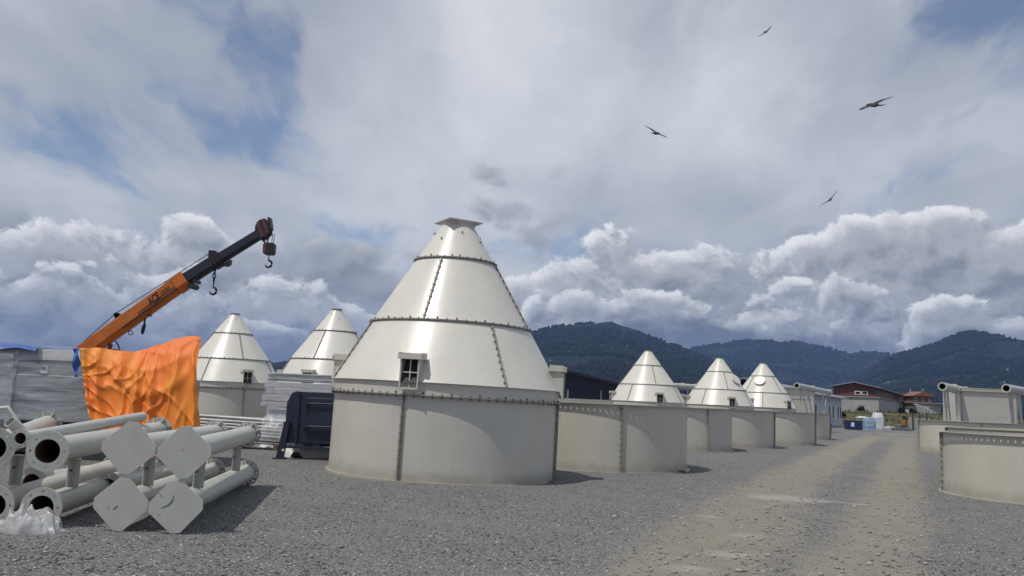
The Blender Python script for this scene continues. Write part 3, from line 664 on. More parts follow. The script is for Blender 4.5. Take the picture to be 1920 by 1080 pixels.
def build_silo(label, tiers, cyl_seams, tier_seams, ducts, plate, group=None):
    """tiers: [(r, z) of the cone's joints, foot to tip]"""
    t = thing('cone_silo', label, 'silo', group=group)
    Rw = 2.50; zb = 1.70
    cs = sorted(cyl_seams)
    for i, a in enumerate(cs):
        a1 = cs[(i+1) % len(cs)] + (360 if i == len(cs)-1 else 0)
        part('wall_panel', MB().sector(Rw, Rw, 0.0, zb, R(a)+.0015, R(a1)-.0015, max(8, int((a1-a)/3))), 'cream_paint', t, 30)
        seam_bolts(t, R(a), Rw, 0.03, Rw, zb-.01, 0.075)
    part('base_flange', MB().sector(2.575, 2.575, -.03, 0.022, 0, 2*math.pi, 96, .09), 'cream_paint', t)
    ring_flange(t, Rw-.02, 2.60, zb, .024, 84)
    r0, z0 = tiers[0]
    part('skirt_band', MB().sector(2.545, 2.545, zb+.024, z0-.012, 0, 2*math.pi, 96, .02), 'cream_paint', t, 30)
    part('skirt_rim', MB().sector(2.575, r0-0.02, z0-.012, z0+.012, 0, 2*math.pi, 96, .05), 'cone_paint', t, 30)
    for k in range(len(tiers)-1):
        (ra, za), (rb, zb_) = tiers[k], tiers[k+1]
        ss_ = sorted(tier_seams[k])
        for i, a in enumerate(ss_):
            a1 = ss_[(i+1) % len(ss_)] + (360 if i == len(ss_)-1 else 0)
            part('cone_panel', MB().sector(ra, rb, za, zb_, R(a)+.002, R(a1)-.002, max(10, int((a1-a)/3))), 'cone_paint', t, 30)
            if k < 2:
                z1_, r1_ = zb_-.03, rb+(ra-rb)*.03/(zb_-za)
                seam_bolts(t, R(a), ra-.02, za+.02, r1_, z1_, 0.05)
            else:
                d = pt(R(a), 1, 0); mb = MB(); mb.beam(pt(R(a), ra, za), pt(R(a), rb, zb_), .012, .008); part('weld_line', mb, 'cone_paint', t)
        if k:
            ring_flange(t, ra-.06, ra+.055, za-.012, .026, 56 if k == 1 else 34)
    rt, zt = tiers[-1]
    if plate:
        part('neck', MB().sector(rt, rt+.02, zt-.005, zt+.09, 0, 2*math.pi, 40, .02), 'cone_paint', t, 30)
        mb = MB(); rot = Matrix.Rotation(R(24), 3, 'Z')
        mb.box((0, 0, zt+.105), (.86, .86, .028), rot)
        mb.add([rot @ Vector(v) for v in ((-.24, -.43, zt+.088), (.24, -.43, zt+.088), (0, -.33, zt-.06), (-.24, -.40, zt+.088), (.24, -.40, zt+.088), (0, -.32, zt-.06))], [(0, 1, 2), (5, 4, 3), (0, 2, 5, 3), (1, 4, 5, 2), (0, 3, 4, 1)])
        part('top_plate', mb, 'cream_paint', t)
    else:
        ring_flange(t, rt-.02, rt+.06, zt, .03, 0, 'top_flange')
        mb = MB(); mb.tube((0, 0, zt+.005), (0, 0, zt+.028), rt-.021, n=24); part('top_cover', mb, 'seam_paint', t)
    ks = MB(); (ra, za), (rb, zb_) = tiers[-2], tiers[-1]
    for i in range(8):
        a = R(45*i+11); f = 0.55 if i % 2 else 0.75; r_ = ra+(rb-ra)*f; p = pt(a, r_, za+(zb_-za)*f); ks.tube(p-pt(a, .02, 0), p+pt(a, .035, .02), .018, n=8)
    part('lifting_studs', ks, 'bolt_steel', t, stuff=True)
    rc = lambda z: r0+(tiers[1][0]-r0)*(z-z0)/(tiers[1][1]-z0)
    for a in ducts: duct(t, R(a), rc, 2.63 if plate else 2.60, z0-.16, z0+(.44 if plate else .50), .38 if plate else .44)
    return t
TALL = [(2.60, 1.97), (1.82, 3.30), (0.92, 4.79), (0.39, 5.64)]
WIDE = [(2.60, 2.00), (1.94, 3.15), (0.96, 4.48), (0.20, 5.52)]
silo = build_silo('large cream bolted cone silo in front with square plate on its tip', TALL, (-20, 81, 160, 250), [(-70, 27, 112, 202), (-19, 71, 161, 251), (12,)], (-17, 77, 167, 257), True)
silo.location = Vector((-1.41, 19.6, 0))
silo.rotation_euler = (0, R(0.9), R(4.2))
GRP = 'cone silos standing behind'
def at_px(px, Y): p = P(px, 760, Y); return Vector((p.x, Y, 0))
w = build_silo('leftmost cone silo, pale cream, just right of the orange tarp', WIDE, (17, 107, 197, 287), [(-30, 62, 152, 240), (17, 107, 197, 287), (100,)], (19, 109, 199, 289), False, GRP)
base_rot = 0.0
def bearing(p): return -math.atan2(p.x, p.y)
w.location = at_px(430-4, 44.4); w.rotation_euler[2] = bearing(w.location)
def wide(px, Y, dr, label):
    p = at_px(px, Y); return dup(w, p, bearing(p)+R(dr), label, GRP)
s2 = wide(619, 39.6, -43, 'pale cone silo showing half hidden behind the left side of the large silo')
s3 = wide(1213, 59.5, 0, 'leftmost and largest of the three distant cone silos right of the large silo')
s4 = wide(1348, 64.5, 2, 'middle one of the three distant cone silos, its round cover seen edge-on at right')
s5 = wide(1430, 69.0, 30, 'rightmost of the three distant cone silos, round cover on its left face')
def manhole(par, a, f):
    ra, za = WIDE[1]; rb, zb_ = WIDE[2]; r_ = ra+(rb-ra)*f; z_ = za+(zb_-za)*f; a = R(a)
    nrm = Vector((math.sin(a)*(zb_-za), -math.cos(a)*(zb_-za), ra-rb)).normalized(); p = pt(a, r_, z_)
    mb = MB(); mb.tube(p-nrm*.1, p+nrm*.10, .36, n=28); mb.tube(p+nrm*.10, p+nrm*.135, .41, n=28); part('manhole_cover', mb, 'cone_paint', par, 30)
manhole(s4, 52, 0.55); manhole(s5, -40, 0.66)

# ------------------------------------------------------------------ open steel rings
def holed_flange(mb, r0, r1, z, t, nh, hw=0.034):
    rm0, rm1 = r0+(r1-r0)*.42, r0+(r1-r0)*.42+hw
    mb.sector(rm0, rm0, z, z+t, 0, 2*math.pi, nh, rm0-r0); mb.sector(r1, r1, z, z+t, 0, 2*math.pi, nh, r1-rm1)
    gap = hw/((rm0+rm1)/2)
    for i in range(nh):
        a0 = 2*math.pi*i/nh+gap/2; a1 = 2*math.pi*(i+1)/nh-gap/2
        mb.sector(rm1+.001, rm1+.001, z+.001, z+t-.001, a0, a1, 1, rm1-rm0+.002)
def build_ring(label, H, seams, group):
    t = thing('steel_ring', label, 'ring', group=group); Rw = 2.48; ss_ = sorted(seams)
    for i, a in enumerate(ss_):
        a1 = ss_[(i+1) % len(ss_)] + (360 if i == len(ss_)-1 else 0)
        part('wall_panel', MB().sector(Rw, Rw, 0.0, H, R(a)+.0015, R(a1)-.0015, max(8, int((a1-a)/3))), 'ring_paint', t, 30)
        seam_bolts(t, R(a), Rw, 0.03, Rw, H-.012, 0.075, sp=0.14)
    mb = MB(); holed_flange(mb, Rw-.005, 2.59, H, .016, 108); part('top_flange', mb, 'ring_paint', t)
    part('base_flange', MB().sector(2.575, 2.575, -.03, 0.02, 0, 2*math.pi, 96, .1), 'ring_paint', t)
    return t
GR = 'open steel rings in the row behind the large silo'; GR2 = 'open steel rings at the right of the track'
def ring_at(px, Y, H, seam0, label, group, src=None):
    p = at_px(px, Y)
    if src is None: t = build_ring(label, H, (seam0, seam0+90, seam0+180, seam0+270), group); t.location = p; t.rotation_euler[2] = bearing(p); return t
    return dup(src, p, bearing(p)+R(seam0), label, group)
ra = ring_at(1121, 24.3, 1.70, 14, 'nearest open steel ring, right behind the large silo', GR)
ring_at(1261, 36.8, 0, -14-56, 'second open steel ring of the row behind the large silo', GR, ra)
ring_at(1353, 41.6, 0, 62-2, 'third open steel ring of the row, its bolted seam at the right edge', GR, ra)
ring_at(1440, 47.4, 0, 65-2, 'fourth open steel ring of the row, below the rightmost distant cone silo', GR, ra)
ring_at(1484, 58.5, 0, 66-2, 'farthest open steel ring of the row, beside the grey shed', GR, ra)
rf = build_ring('nearest open steel ring right of the track, cut by the picture edge', 1.40, (-76, 14, 104, 194), GR2); rf.location = (12.75, 19.75, 0); rf.rotation_euler[2] = bearing(rf.location)
rg = build_ring('open steel ring just peeping out above the nearest right-hand ring', 1.47, (-76, 14, 104, 194), GR2); rg.location = (15.4, 24.7, 0); rg.rotation_euler[2] = bearing(rg.location)
rh = build_ring('farthest open steel ring right of the track, below the cream bin', 1.60, (-80, 10, 100, 190), GR2); rh.location = (24.2, 44.8, 0); rh.rotation_euler[2] = bearing(rh.location)
# a scrap of timber by the nearest ring's foot
mb = MB(); p0, p1 = G(1252, 884), G(1284, 887); mb.beam(p0+Vector((0, 0, .03)), p1+Vector((0, 0, .035)), .09, .05); o = link('timber_offcut', mb.mesh('timber_offcut', 'timber')); tag(o, 'short brown timber offcut lying at the foot of the nearest left-hand ring', 'timber')

# ------------------------------------------------------------------ stacked flanged columns and pipes
def flange_disc(mb, z, t, ri, ro, nh):
    rm = (ri+ro)/2; hw = .022
    mb.hollow((0, 0, z), (0, 0, z+t), rm-hw/2, ri, 48); mb.hollow((0, 0, z), (0, 0, z+t), ro, rm+hw/2, 48)
    for i in range(nh):
        a0 = 2*math.pi*i/nh; g = hw*1.25/rm; n = 6; vs = []
        for k in range(n+1):
            a = a0+g/2+(2*math.pi/nh-g)*k/n
            for r, zz in ((rm-hw/2-.001, z+.001), (rm+hw/2+.001, z+.001), (rm+hw/2+.001, z+t-.001), (rm-hw/2-.001, z+t-.001)): vs.append((r*math.cos(a), r*math.sin(a), zz))
        fs = [(k*4+j, k*4+(j+1) % 4, k*4+4+(j+1) % 4, k*4+4+j) for k in range(n) for j in range(4)] + [(0, 3, 2, 1), (n*4, n*4+1, n*4+2, n*4+3)]
        mb.add(vs, fs)
def column(name, label, A, B, r, end, group, roll=0, plate_rot=43, cat='pipe', flr=None, gussets=True, marks=None, farflange=True):
    """A: near end centre, B: far end centre; end = 'plate' or 'flange'"""
    A, B = Vector(A), Vector(B); L = (B-A).length
    t = thing(name, label, cat, A, 0, group); t.rotation_mode = 'QUATERNION'
    q = (B-A).to_track_quat('Z', 'X'); t.rotation_quaternion = q @ Quaternion((0, 0, 1), R(roll))
    flr = flr or r*1.55
    mb = MB(); mb.hollow((0, 0, 0.012), (0, 0, L-.012), r, r*.93, 40); part('pipe', mb, 'pipe_paint', t, 40)
    mb = MB(); mb.hollow((0, 0, 0.02), (0, 0, L-.03), r*.925, r*.91, 32); part('bore', mb, 'rust_inside', t, 40)
    if end == 'plate':
        s, c_ = .25, .075; poly = [(-s+c_, -s), (s-c_, -s), (s, -s+c_), (s, s-c_), (s-c_, s), (-s+c_, s), (-s, s-c_), (-s, -s+c_)]
        # keep the plate square to the pipe, turned on its corner
        a = R(plate_rot); mb = MB(); mb.prism([(x*math.cos(a)-y*math.sin(a), x*math.sin(a)+y*math.cos(a), -.006) for x, y in poly], (0, 0, .018))
        pl = part('base_plate', mb, 'plate_paint', t, bevel=.002)
        if marks:
            sm = MB()
            for pts in marks: sm.path([(x, y, -.0065) for x, y in pts], .0055, 5, [0.5]+[1]*(len(pts)-2)+[0.4])
            part('scratch_marks', sm, 'scratch', pl)
    else:
        mb = MB(); flange_disc(mb, -.004, .022, r*.92, flr, 8); part('near_flange', mb, 'pipe_paint', t, 40)
    if farflange:
        mb = MB(); flange_disc(mb, L-.022, .022, r*.92, flr, 8); fl = part('far_flange', mb, 'pipe_paint', t, 40)
        if gussets:
            for i in range(8):
                a = 2*math.pi*(i+.5)/8; g = MB(); ca, sa = math.cos(a), math.sin(a); tt_ = Vector((-sa, ca, 0))
                g.prism([Vector((r*ca, r*sa, L-.022))-tt_*.005, Vector((flr*.97*ca, flr*.97*sa, L-.022))-tt_*.005, Vector((flr*.97*ca, flr*.97*sa, L-.05))-tt_*.005, Vector((r*ca, r*sa, L-.19))-tt_*.005], tt_*.010)
                part('gusset', g, 'pipe_paint', fl)
    return t
NY, FY = 10.15, 15.3
GC = 'stacked steel columns at the left'
U = lambda px, py, Y: P(px, py, Y)
rP = .145
def lowfix(v, z): v = Vector(v); v.z = z; return v
L3 = (lowfix(U(330, 945, NY), .31), lowfix(U(462, 880, FY), .235))
L2 = (lowfix(U(227, 943, NY), .31), lowfix(U(398, 880, FY), .235))
L1 = (lowfix(U(78, 945, NY), .235), lowfix(U(292, 880, FY), .235))
L0 = (lowfix(U(-12, 938, NY), .235), lowfix(U(215, 880, FY), .235))
column('steel_column', 'grey column with square end plate, front bottom of the stack, long black scratch on it', *L3, rP, 'plate', GC, plate_rot=41, marks=[[(-.02, -.16), (.02, -.08), (.07, -.04), (.13, -.03)], [(-.10, -.19), (-.09, -.16)], [(.10, -.16), (.15, -.19)]])
column('steel_column', 'grey column with square end plate bearing two short black marks, bottom row', *L2, rP, 'plate', GC, plate_rot=47, marks=[[(-.06, -.08), (-.03, -.05), (-.02, -.03)], [(-.05, -.14), (-.02, -.12)]])
column('flanged_pipe', 'flanged grey pipe of the bottom row with plastic rag before its mouth', *L1, rP*1.02, 'flange', GC)
column('flanged_pipe', 'bottom row flanged pipe cut off by the left picture edge', *L0, rP*1.02, 'flange', GC)
U3 = (U(346, 848, NY), lowfix(U(465, 815, FY), .90)); U2 = (U(242, 840, NY), lowfix(U(404, 812, FY), .90))
U1 = (U(89, 846, NY), lowfix(U(297, 809, FY), .90)); U0 = (U(-14, 840, NY), lowfix(U(88, 800, FY), .92))
column('steel_column', 'grey column with plain square end plate, upper row, nearest the yard', *U3, rP, 'plate', GC, plate_rot=43, marks=[[(.02, -.03), (.026, -.026), (.03, -.024)]])
column('steel_column', 'grey column with clean tilted square end plate, upper row left of centre', *U2, rP, 'plate', GC, plate_rot=49)
column('flanged_pipe', 'flanged grey pipe of the upper row with a wide dark rusty mouth', *U1, rP*1.05, 'flange', GC)
column('flanged_pipe', 'upper row flanged pipe cut off by the left picture edge', *U0, rP*1.05, 'flange', GC)
S0 = (U(38, 822, 10.4), U(266, 795, 14.2)); S0[1].z = U1[1].z+.27
column('thin_pipe', 'thin grey pipe lying on top of the stack, small flanged mouth towards us', *S0, .075, 'flange', GC, farflange=False, gussets=False)
column('flanged_pipe', 'grey pipe lying deep in the bottom row behind the plastic rag', lowfix(U(62, 880, 12.4), .235), lowfix(U(255, 880, FY+.2), .235), rP, 'flange', GC)
column('flanged_pipe', 'grey pipe lying deep in the bottom row behind the two-marked end plate', lowfix(U(205, 880, 12.2), .235), lowfix(U(345, 880, FY+.25), .235), rP, 'flange', GC)
# bent branch pipe at the left edge
A = U(40, 806, 10.7); mb = MB(); t = thing('branch_pipe', 'short bent grey branch pipe with open upturned mouth at the left edge', 'pipe', A)
mb.hollow((0, 0, -.02), Vector(U(18, 790, 10.55))-A, .07, .062, 24); part('mouth', mb, 'pipe_paint', t, 40)
mb = MB(); mb.path([Vector((.03, .02, -.12)), Vector((.02, .02, .0)), Vector(U(22, 775, 10.7))-A, Vector(U(16, 764, 10.7))-A, Vector(U(-6, 766, 10.7))-A], .026, 10); part('handle', mb, 'pipe_paint', t, 40)
# spacers between the rows
def spacer(lo, up, f, label):
    p = lo[0].lerp(lo[1], f); q = up[0].lerp(up[1], f); zt = q.z-rP-.006; zb = p.z+rP-.012; x = (p.x+q.x)/2
    t = thing('spacer_post', label, 'spacer', ((p.x+q.x)/2, (p.y+q.y)/2, zb), 0, 'spacers between the pipe rows')
    mb = MB(); mb.box((0, 0, (zt-zb)/2), (.012, .09, zt-zb)); mb.box((.05, .055, (zt-zb)/2), (.1, .012, zt-zb)); part('angle_bar', mb, 'plate_paint', t)
    mb = MB(); mb.box((.02, 0, zt-zb+.004), (.16, .16, .012)); part('cap', mb, 'plate_paint', t)
    b = MB(); b.tube((-.012, 0, (zt-zb)*.6), (.03, 0, (zt-zb)*.6), .016, n=8); part('bolt', b, 'bolt_steel', t)
for lo, up, nm in ((L3, U3, 'the front pair of columns'), (L2, U2, 'the second pair of columns'), (L1, U1, 'the pair of flanged pipes'), (L0, U0, 'the pair of pipes at the left picture edge')):
    spacer(lo, up, .16, 'steel spacer near the plated end between '+nm); spacer(lo, up, .72, 'steel spacer near the far end between '+nm)
# plastic rag
def crumple(name, label, cat, c, sx, sy, h, m, seed, nu=46, nv=34, group=None):
    mb = MB()
    def fn(u, v):
        x, y = (u-.5)*2, (v-.5)*2; r = math.hypot(x, y); a = math.atan2(y, x)
        e = 1+0.28*mnoise.noise((math.cos(a)*1.7+seed, math.sin(a)*1.7, 0.3)); env = max(0, 1-(r/e)**2)
        n1 = max(0, 1-1.8*abs(mnoise.noise((x*1.5+seed, y*1.5, seed)))); n2 = max(0, 1-2*abs(mnoise.noise((x*3.4+seed, y*2.6, 2.2))))
        z = h*(env**.6)*(0.22+.50*n1+.26*n2)
        return (c[0]+x*sx*(1+.15*n2), c[1]+y*sy*(1+.15*n1), c[2]+max(.004, z)-(.05 if r > e*1.02 else 0))
    mb.grid(fn, nu, nv); o = link(name, mb.mesh(name, m, 60)); o.modifiers.new('thick', 'SOLIDIFY').thickness = .003
    return tag(o, label, cat, group)
g = G(78, 978); crumple('plastic_rag', 'crumpled dirty white plastic sheet before the lower pipe mouth', 'plastic sheet', (g.x+.27, 9.86, .012), .36, .20, .33, 'rag_film', 5.4, 70, 54)

# ------------------------------------------------------------------ mobile crane with raised boom
YC = 24.0
crane = thing('mobile_crane', 'orange mobile crane with raised dark telescopic boom behind the orange tarp', 'crane', (P(60, 731, YC).x, YC, 0))
C0 = Vector(crane.location)
def cp(px, py, dy=0): return P(px, py, YC)+Vector((0, dy, 0))-C0
def boomsec(mb, A, B, h, wd, h1=None):
    d = (B-A).normalized(); n = Vector((-d.z, 0, d.x)); yv = Vector((0, 1, 0)); h1 = h1 or h
    prof = [(.5, -.5), (.5, .5), (-.2, .5), (-.5, .22), (-.5, -.22), (-.2, -.5)]
    vs = [A+n*(a*h)+yv*(b*wd) for a, b in prof]+[B+n*(a*h1)+yv*(b*wd) for a, b in prof]
    mb.add(vs, [(5, 4, 3, 2, 1, 0), (6, 7, 8, 9, 10, 11)]+[(i, (i+1) % 6, 6+(i+1) % 6, 6+i) for i in range(6)]); return d, n
A0, A1 = cp(60, 731), cp(350, 524.5)
mb = MB(); d, n = boomsec(mb, A0, A1, .44, .36); bo = part('outer_boom', mb, 'crane_orange', crane, bevel=.012)
# collar, rail, lugs
mb = MB(); boomsec(mb, A1-d*.34, A1+d*.02, .50, .42); part('boom_collar', mb, 'crane_orange', bo, bevel=.015)
mb = MB(); mb.beam(A0+d*3.0+n*-.12+Vector((0, -.196, 0)), A1-d*.3+n*-.12+Vector((0, -.196, 0)), .03, .02, (0, 1, 0)); mb.beam(A0+d*3.6+n*-.03+Vector((0, -.196, 0)), A1-d*.32+n*-.03+Vector((0, -.196, 0)), .02, .014, (0, 1, 0)); part('side_rail', mb, 'crane_dark', bo)
mb = MB(); mb.box(A0+d*3.05+n*.27, (.12, .2, .16)); mb.tube(A0+d*3.05+n*.33+Vector((0, -.1, 0)), A0+d*3.05+n*.33+Vector((0, .1, 0)), .07, n=12); part('rope_guide', mb, 'black_steel', bo)
mb = MB(); mb.tube(A1-d*.55+n*.27, A1-d*.28+n*.24, .035, n=8); mb.tube(A1-d*.95+n*.25, A1-d*.55+n*.27, .02, n=8); part('rope_anchor', mb, 'crane_rust', bo)
mb = MB(); mb.tube(A1+n*-.28+d*.05+Vector((0, -.22, 0)), A1+n*-.28+d*.05+Vector((0, .22, 0)), .085, n=14); mb.tube(A1+n*-.22+d*.2+Vector((0, -.18, 0)), A1+n*-.22+d*.2+Vector((0, .18, 0)), .06, n=14); part('wear_roller', mb, 'black_steel', crane)
B1 = cp(412, 486); mb = MB(); d1, n1 = boomsec(mb, A1-d*.2, B1, .375, .30, .35); mid = part('middle_boom', mb, 'crane_dark', crane, bevel=.01)
mb = MB(); boomsec(mb, B1-d1*.2, B1+d1*.06, .44, .36); mb.box(B1+n1*.27-d1*.08, (.16, .2, .12)); mb.box(B1-n1*.24+d1*.08, (.14, .2, .1)); mb.prism([B1-n1*.2+d1*.12+Vector((0, -.1, 0)), B1-n1*.32+d1*.16+Vector((0, -.1, 0)), B1-n1*.2+d1*.26+Vector((0, -.1, 0))], (0, .2, 0)); part('boom_collar', mb, 'black_steel', mid)
C1 = cp(492, 437); mb = MB(); d2, n2v = boomsec(mb, B1-d1*.1, C1, .30, .25, .28); inn_ = part('inner_boom', mb, 'crane_dark', crane, bevel=.01)
# head: cheek plates and sheaves
hd = MB(); hp = [(-.14, .09), (-.05, .24), (.13, .33), (.30, .27), (.33, .09), (.23, -.10), (.04, -.20), (-.12, -.14)]
for yy in (-.16, -.05, .06, .145): hd.prism([C1+d2*a+n2v*b+Vector((0, yy, 0)) for a, b in hp], (0, .016, 0))
head = part('boom_head', hd, 'crane_dark', crane)
sv = MB()
for a, b in ((.20, .20), (.12, -.05)):
    for yy in (-.13, -.02, .09): sv.tube(C1+d2*a+n2v*b+Vector((0, yy, 0)), C1+d2*a+n2v*b+Vector((0, yy+.045, 0)), .12, n=20)
part('sheaves', sv, 'black_steel', head, 40)
mb = MB(); mb.box(C1+d2*.33+n2v*.1, (.06, .3, .34), Matrix.Rotation(-math.atan2(d2.z, d2.x)*0.35, 3, 'Y')); part('end_guard', mb, 'black_steel', head)
st = MB()
for yy in (-.178,):
    for k in range(2): q = C1+d2*(.02+.17*k)+n2v*.06+Vector((0, yy, 0)); st.beam(q-n2v*.2-d2*.04, q+n2v*.24+d2*.05, .07, .006, (0, 1, 0))
part('warning_stripes', st, 'crane_rust', head)
for q in (.06, .16):
    mb = MB(); z0 = C1+d2*(q-.18)-n2v*.17; mb.prism([z0+Vector((0, -.08, 0)), z0-n2v*.11+d2*.03+Vector((0, -.08, 0)), z0+d2*.1+Vector((0, -.08, 0))], (0, .16, 0)); part('stop_tooth', mb, 'black_steel', head)
# hook block on its ropes
hk = cp(505.5, 467)
def hook(c, s):                                             # open hook, c = top of the shank
    pts = [c, c-Vector((0, 0, .30*s))]
    for k in range(13):
        a = R(95-k*23); pts.append(c+Vector((-.0+.16*s*math.cos(a)*-1*-1, 0, -.46*s+.16*s*math.sin(a))))
    tp = [.8, .9]+[1+.35*math.sin(math.pi*k/12) - (.75 if k > 10 else 0) for k in range(13)]
    return MB().path(pts, .042*s, 8, tp)
blk = MB(); blk.prism([hk+Vector((x, -.12, z)) for x, z in ((-.12, .17), (.12, .17), (.155, .13), (.155, -.12), (.12, -.17), (-.12, -.17), (-.155, -.12), (-.155, .13))], (0, .24, 0))
hbk = part('hook_block', blk, 'black_steel', crane, bevel=.01)
mb = MB(); mb.prism([hk+Vector((x, -.125, z)) for x, z in ((-.16, .13), (-.06, .17), (-.09, -.16), (-.16, -.12))], (0, .006, 0)); part('block_stripe', mb, 'crane_rust', hbk)
part('hook', hook(hk-Vector((0, 0, .15)), .6), 'black_steel', hbk, 40)
rp = MB()
for dx_ in (-.09, -.06, .05, .10): rp.tube(hk+Vector((dx_, 0, .18)), Vector((hk.x+dx_, 0, (C1+d2*.12-n2v*.05).z-.04)), .010, n=6)
part('hoist_ropes', rp, 'black_steel', hbk)
rp = MB(); rp.tube(A0+d*1.6+n*.24, A0+d*3.05+n*.40, .011, n=6); rp.tube(A0+d*3.05+n*.40, A1-d*.3+n*.30, .011, n=6); rp.tube(A1-d*.3+n*.30, B1+n1*.31-d1*.08, .011, n=6); part('boom_rope', rp, 'black_steel', crane)
# chain hook under the middle section, plain hook under the outer one
def chain(c, nlinks, s):
    mb = MB()
    for k in range(nlinks):
        pts = []
        for j in range(13):
            a = 2*math.pi*j/12; x, z = .042*s*math.cos(a), .075*s*math.sin(a)
            pts.append(c+Vector((x if k % 2 == 0 else 0, 0 if k % 2 == 0 else x, z-.11*s*k)))
        mb.path(pts, .016*s, 6)
    return mb
ch = cp(403, 503); c_ = part('hook_chain', chain(ch, 4, 1.0), 'black_steel', crane, 40); part('hook', hook(ch-Vector((0, 0, .36)), .62), 'black_steel', c_, 40)
mb = MB(); mb.box(ch+Vector((0, 0, .12)), (.2, .24, .18)); part('chain_lug', mb, 'black_steel', c_)
ch = cp(272, 594); c_ = part('hook_shackle', chain(ch, 2, .9), 'black_steel', crane, 40); mb = MB(); mb.path([ch-Vector((0, 0, .16)), ch-Vector((0, 0, .26)), ch-Vector((.02, 0, .36)), ch-Vector((.03, .0, .45)), ch-Vector((.02, 0, .5))], .05, 8, [.6, 1, 1.1, .9, .4]); part('hook', mb, 'black_steel', c_, 40)
mb = MB(); mb.box(ch+Vector((0, 0, .07)), (.3, .2, .1)); part('lug_plate', mb, 'crane_rust', c_)
mb = MB(); e = cp(245, 624); mb.path([e+Vector((.06*math.cos(a_*.5236), 0, .06*math.sin(a_*.5236))) for a_ in range(13)], .012, 6); part('eye_ring', mb, 'crane_rust', crane)
mb = MB(); mb.path([cp(217, 640), cp(222, 648), cp(227, 668)], .022, 8); mb.path([cp(208, 645), cp(203, 660), cp(203, 680)], .06, 8); part('hose', mb, 'crane_rust', crane)
# lettering on the boom side
def lettering(txt, px, py, size, shear=0.0, sx=1.0):
    cu = bpy.data.curves.new('lettering', 'FONT'); cu.body = txt; cu.size = size; cu.extrude = .002; cu.shear = shear; cu.offset = .010 if size > .25 else .004
    tmp = bpy.data.objects.new('lettering', cu); COL.objects.link(tmp); dg = bpy.context.evaluated_depsgraph_get(); me = bpy.data.meshes.new_from_object(tmp.evaluated_get(dg)); bpy.data.objects.remove(tmp)
    me.materials.clear(); me.materials.append(MATS['lettering_black'])
    rot = Matrix((d, n, d.cross(n))).transposed()            # text x along the boom, y across it, facing the camera
    q = cp(px, py); q.y = -.183
    me.transform(Matrix.Translation(q) @ rot.to_4x4() @ Matrix.Diagonal((sx, 1, 1, 1))); me.update()
    link('lettering', me, bo)
lettering('ACE', 287, 574, .30, .12, .62); lettering('15XWE', 307, 556.5, .16, .2, .62)
# carrier under the boom
mb = MB(); mb.box((0.2, 0, .95), (4.6, 2.1, .75)); part('chassis', mb, 'crane_orange', crane, bevel=.05)
mb = MB(); mb.box((-1.2, .45, 1.75), (1.3, 1.0, 1.0)); part('cab', mb, 'crane_orange', crane, bevel=.06)
mb = MB(); mb.prism([Vector((-.35, -.3, 1.3)), Vector((.55, -.3, 1.3)), Vector((.2, -.3, 2.15)), Vector((-.25, -.3, 2.15))], (0, .1, 0)); mb.prism([Vector((-.35, .2, 1.3)), Vector((.55, .2, 1.3)), Vector((.2, .2, 2.15)), Vector((-.25, .2, 2.15))], (0, .1, 0)); part('boom_post', mb, 'crane_orange', crane)
for x in (-1.5, 1.7):
    for y in (-1.0, 1.0):
        mb = MB(); mb.tube((x, y-.17, .55), (x, y+.17, .55), .55, n=28); wv = part('wheel', mb, 'rubber', crane, 40, bevel=.04)
        mb = MB(); mb.tube((x, y-.18, .55), (x, y+.18, .55), .26, n=20); part('rim', mb, 'crane_orange', wv, 40)

# ------------------------------------------------------------------ orange tarpaulin
YT = 18.4
def interp(tab, x):
    return float(np.interp(x, [a for a, _ in tab], [b for _, b in tab]))
TOP = [(147, 653), (170, 650), (204, 655), (232, 657), (262, 649), (285, 641), (310, 632), (334, 626), (350, 626), (360, 630)]
FOLDS = ((.03, .02, .05, .12, .4), (.13, .11, .07, .18, .6), (.33, .28, .09, .22, .9), (.50, .40, .06, .28, .9), (.60, .56, .07, .22, .9), (.84, .78, .12, .20, .8), (.98, .96, .05, .12, .5))
tb = MB()
def tarp_front(u, v):
    pxt = 147+(360-147)*u; top = interp(TOP, pxt)
    # foot of the sheet, pulled in on the left where it hangs free
    pxb = interp([(0, 178), (.12, 205), (.3, 245), (.6, 305), (.85, 358), (1, 383)], u); bot = interp([(0, 775), (.06, 792), (.15, 812), (.3, 842), (.5, 858), (1, 866)], u)
    k = v**1.25 if u < .3 else v
    px = pxt+(pxb-pxt)*k; py = top+(bot-top)*v
    dd_ = -.22*v+.45*max(0, 1-v/.42)**2*min(1, u*2.2)
    for ua, ub, wd, am, pw in FOLDS:                          # hanging folds: sharp on one flank, easy on the other
        c_ = ua+(ub-ua)*v**.8+.025*mnoise.noise((v*4, ua*9, 1)); x_ = (u-c_)/(wd*(.55+.75*v)); x_ = x_*1.9 if x_ > 0 else x_
        dd_ -= 1.35*am*v**pw*math.exp(-abs(x_)**1.5)
    for uc, wd, dp in ((.17, .20, .03), (.62, .46, .05)):     # slack swags under the top edge
        e_ = max(0, 1-((u-uc)/wd)**2); k_ = (v-.10-.34*e_)/.05; dd_ -= dp*e_*math.exp(-k_*k_); k_ = (v-.05-.17*e_)/.035; dd_ -= dp*.6*e_*math.exp(-k_*k_)
    dg = u*1.5+v*.8+.2*mnoise.noise((u*3, v*3, 6)); r1_ = 1-abs(mnoise.noise((dg*4.5, (u-v)*1.6, 4)))*2; r2_ = 1-abs(mnoise.noise(((u-v)*4.2, dg*1.5, 14)))*2
    dd_ -= .045*max(0, r1_)**4+.035*max(0, r2_)**4+.015*mnoise.noise((u*6, v*5, 2))
    p = P(px, py, YT); return p+Vector((0, dd_+.15, 0))
tb.grid(tarp_front, 130, 90)
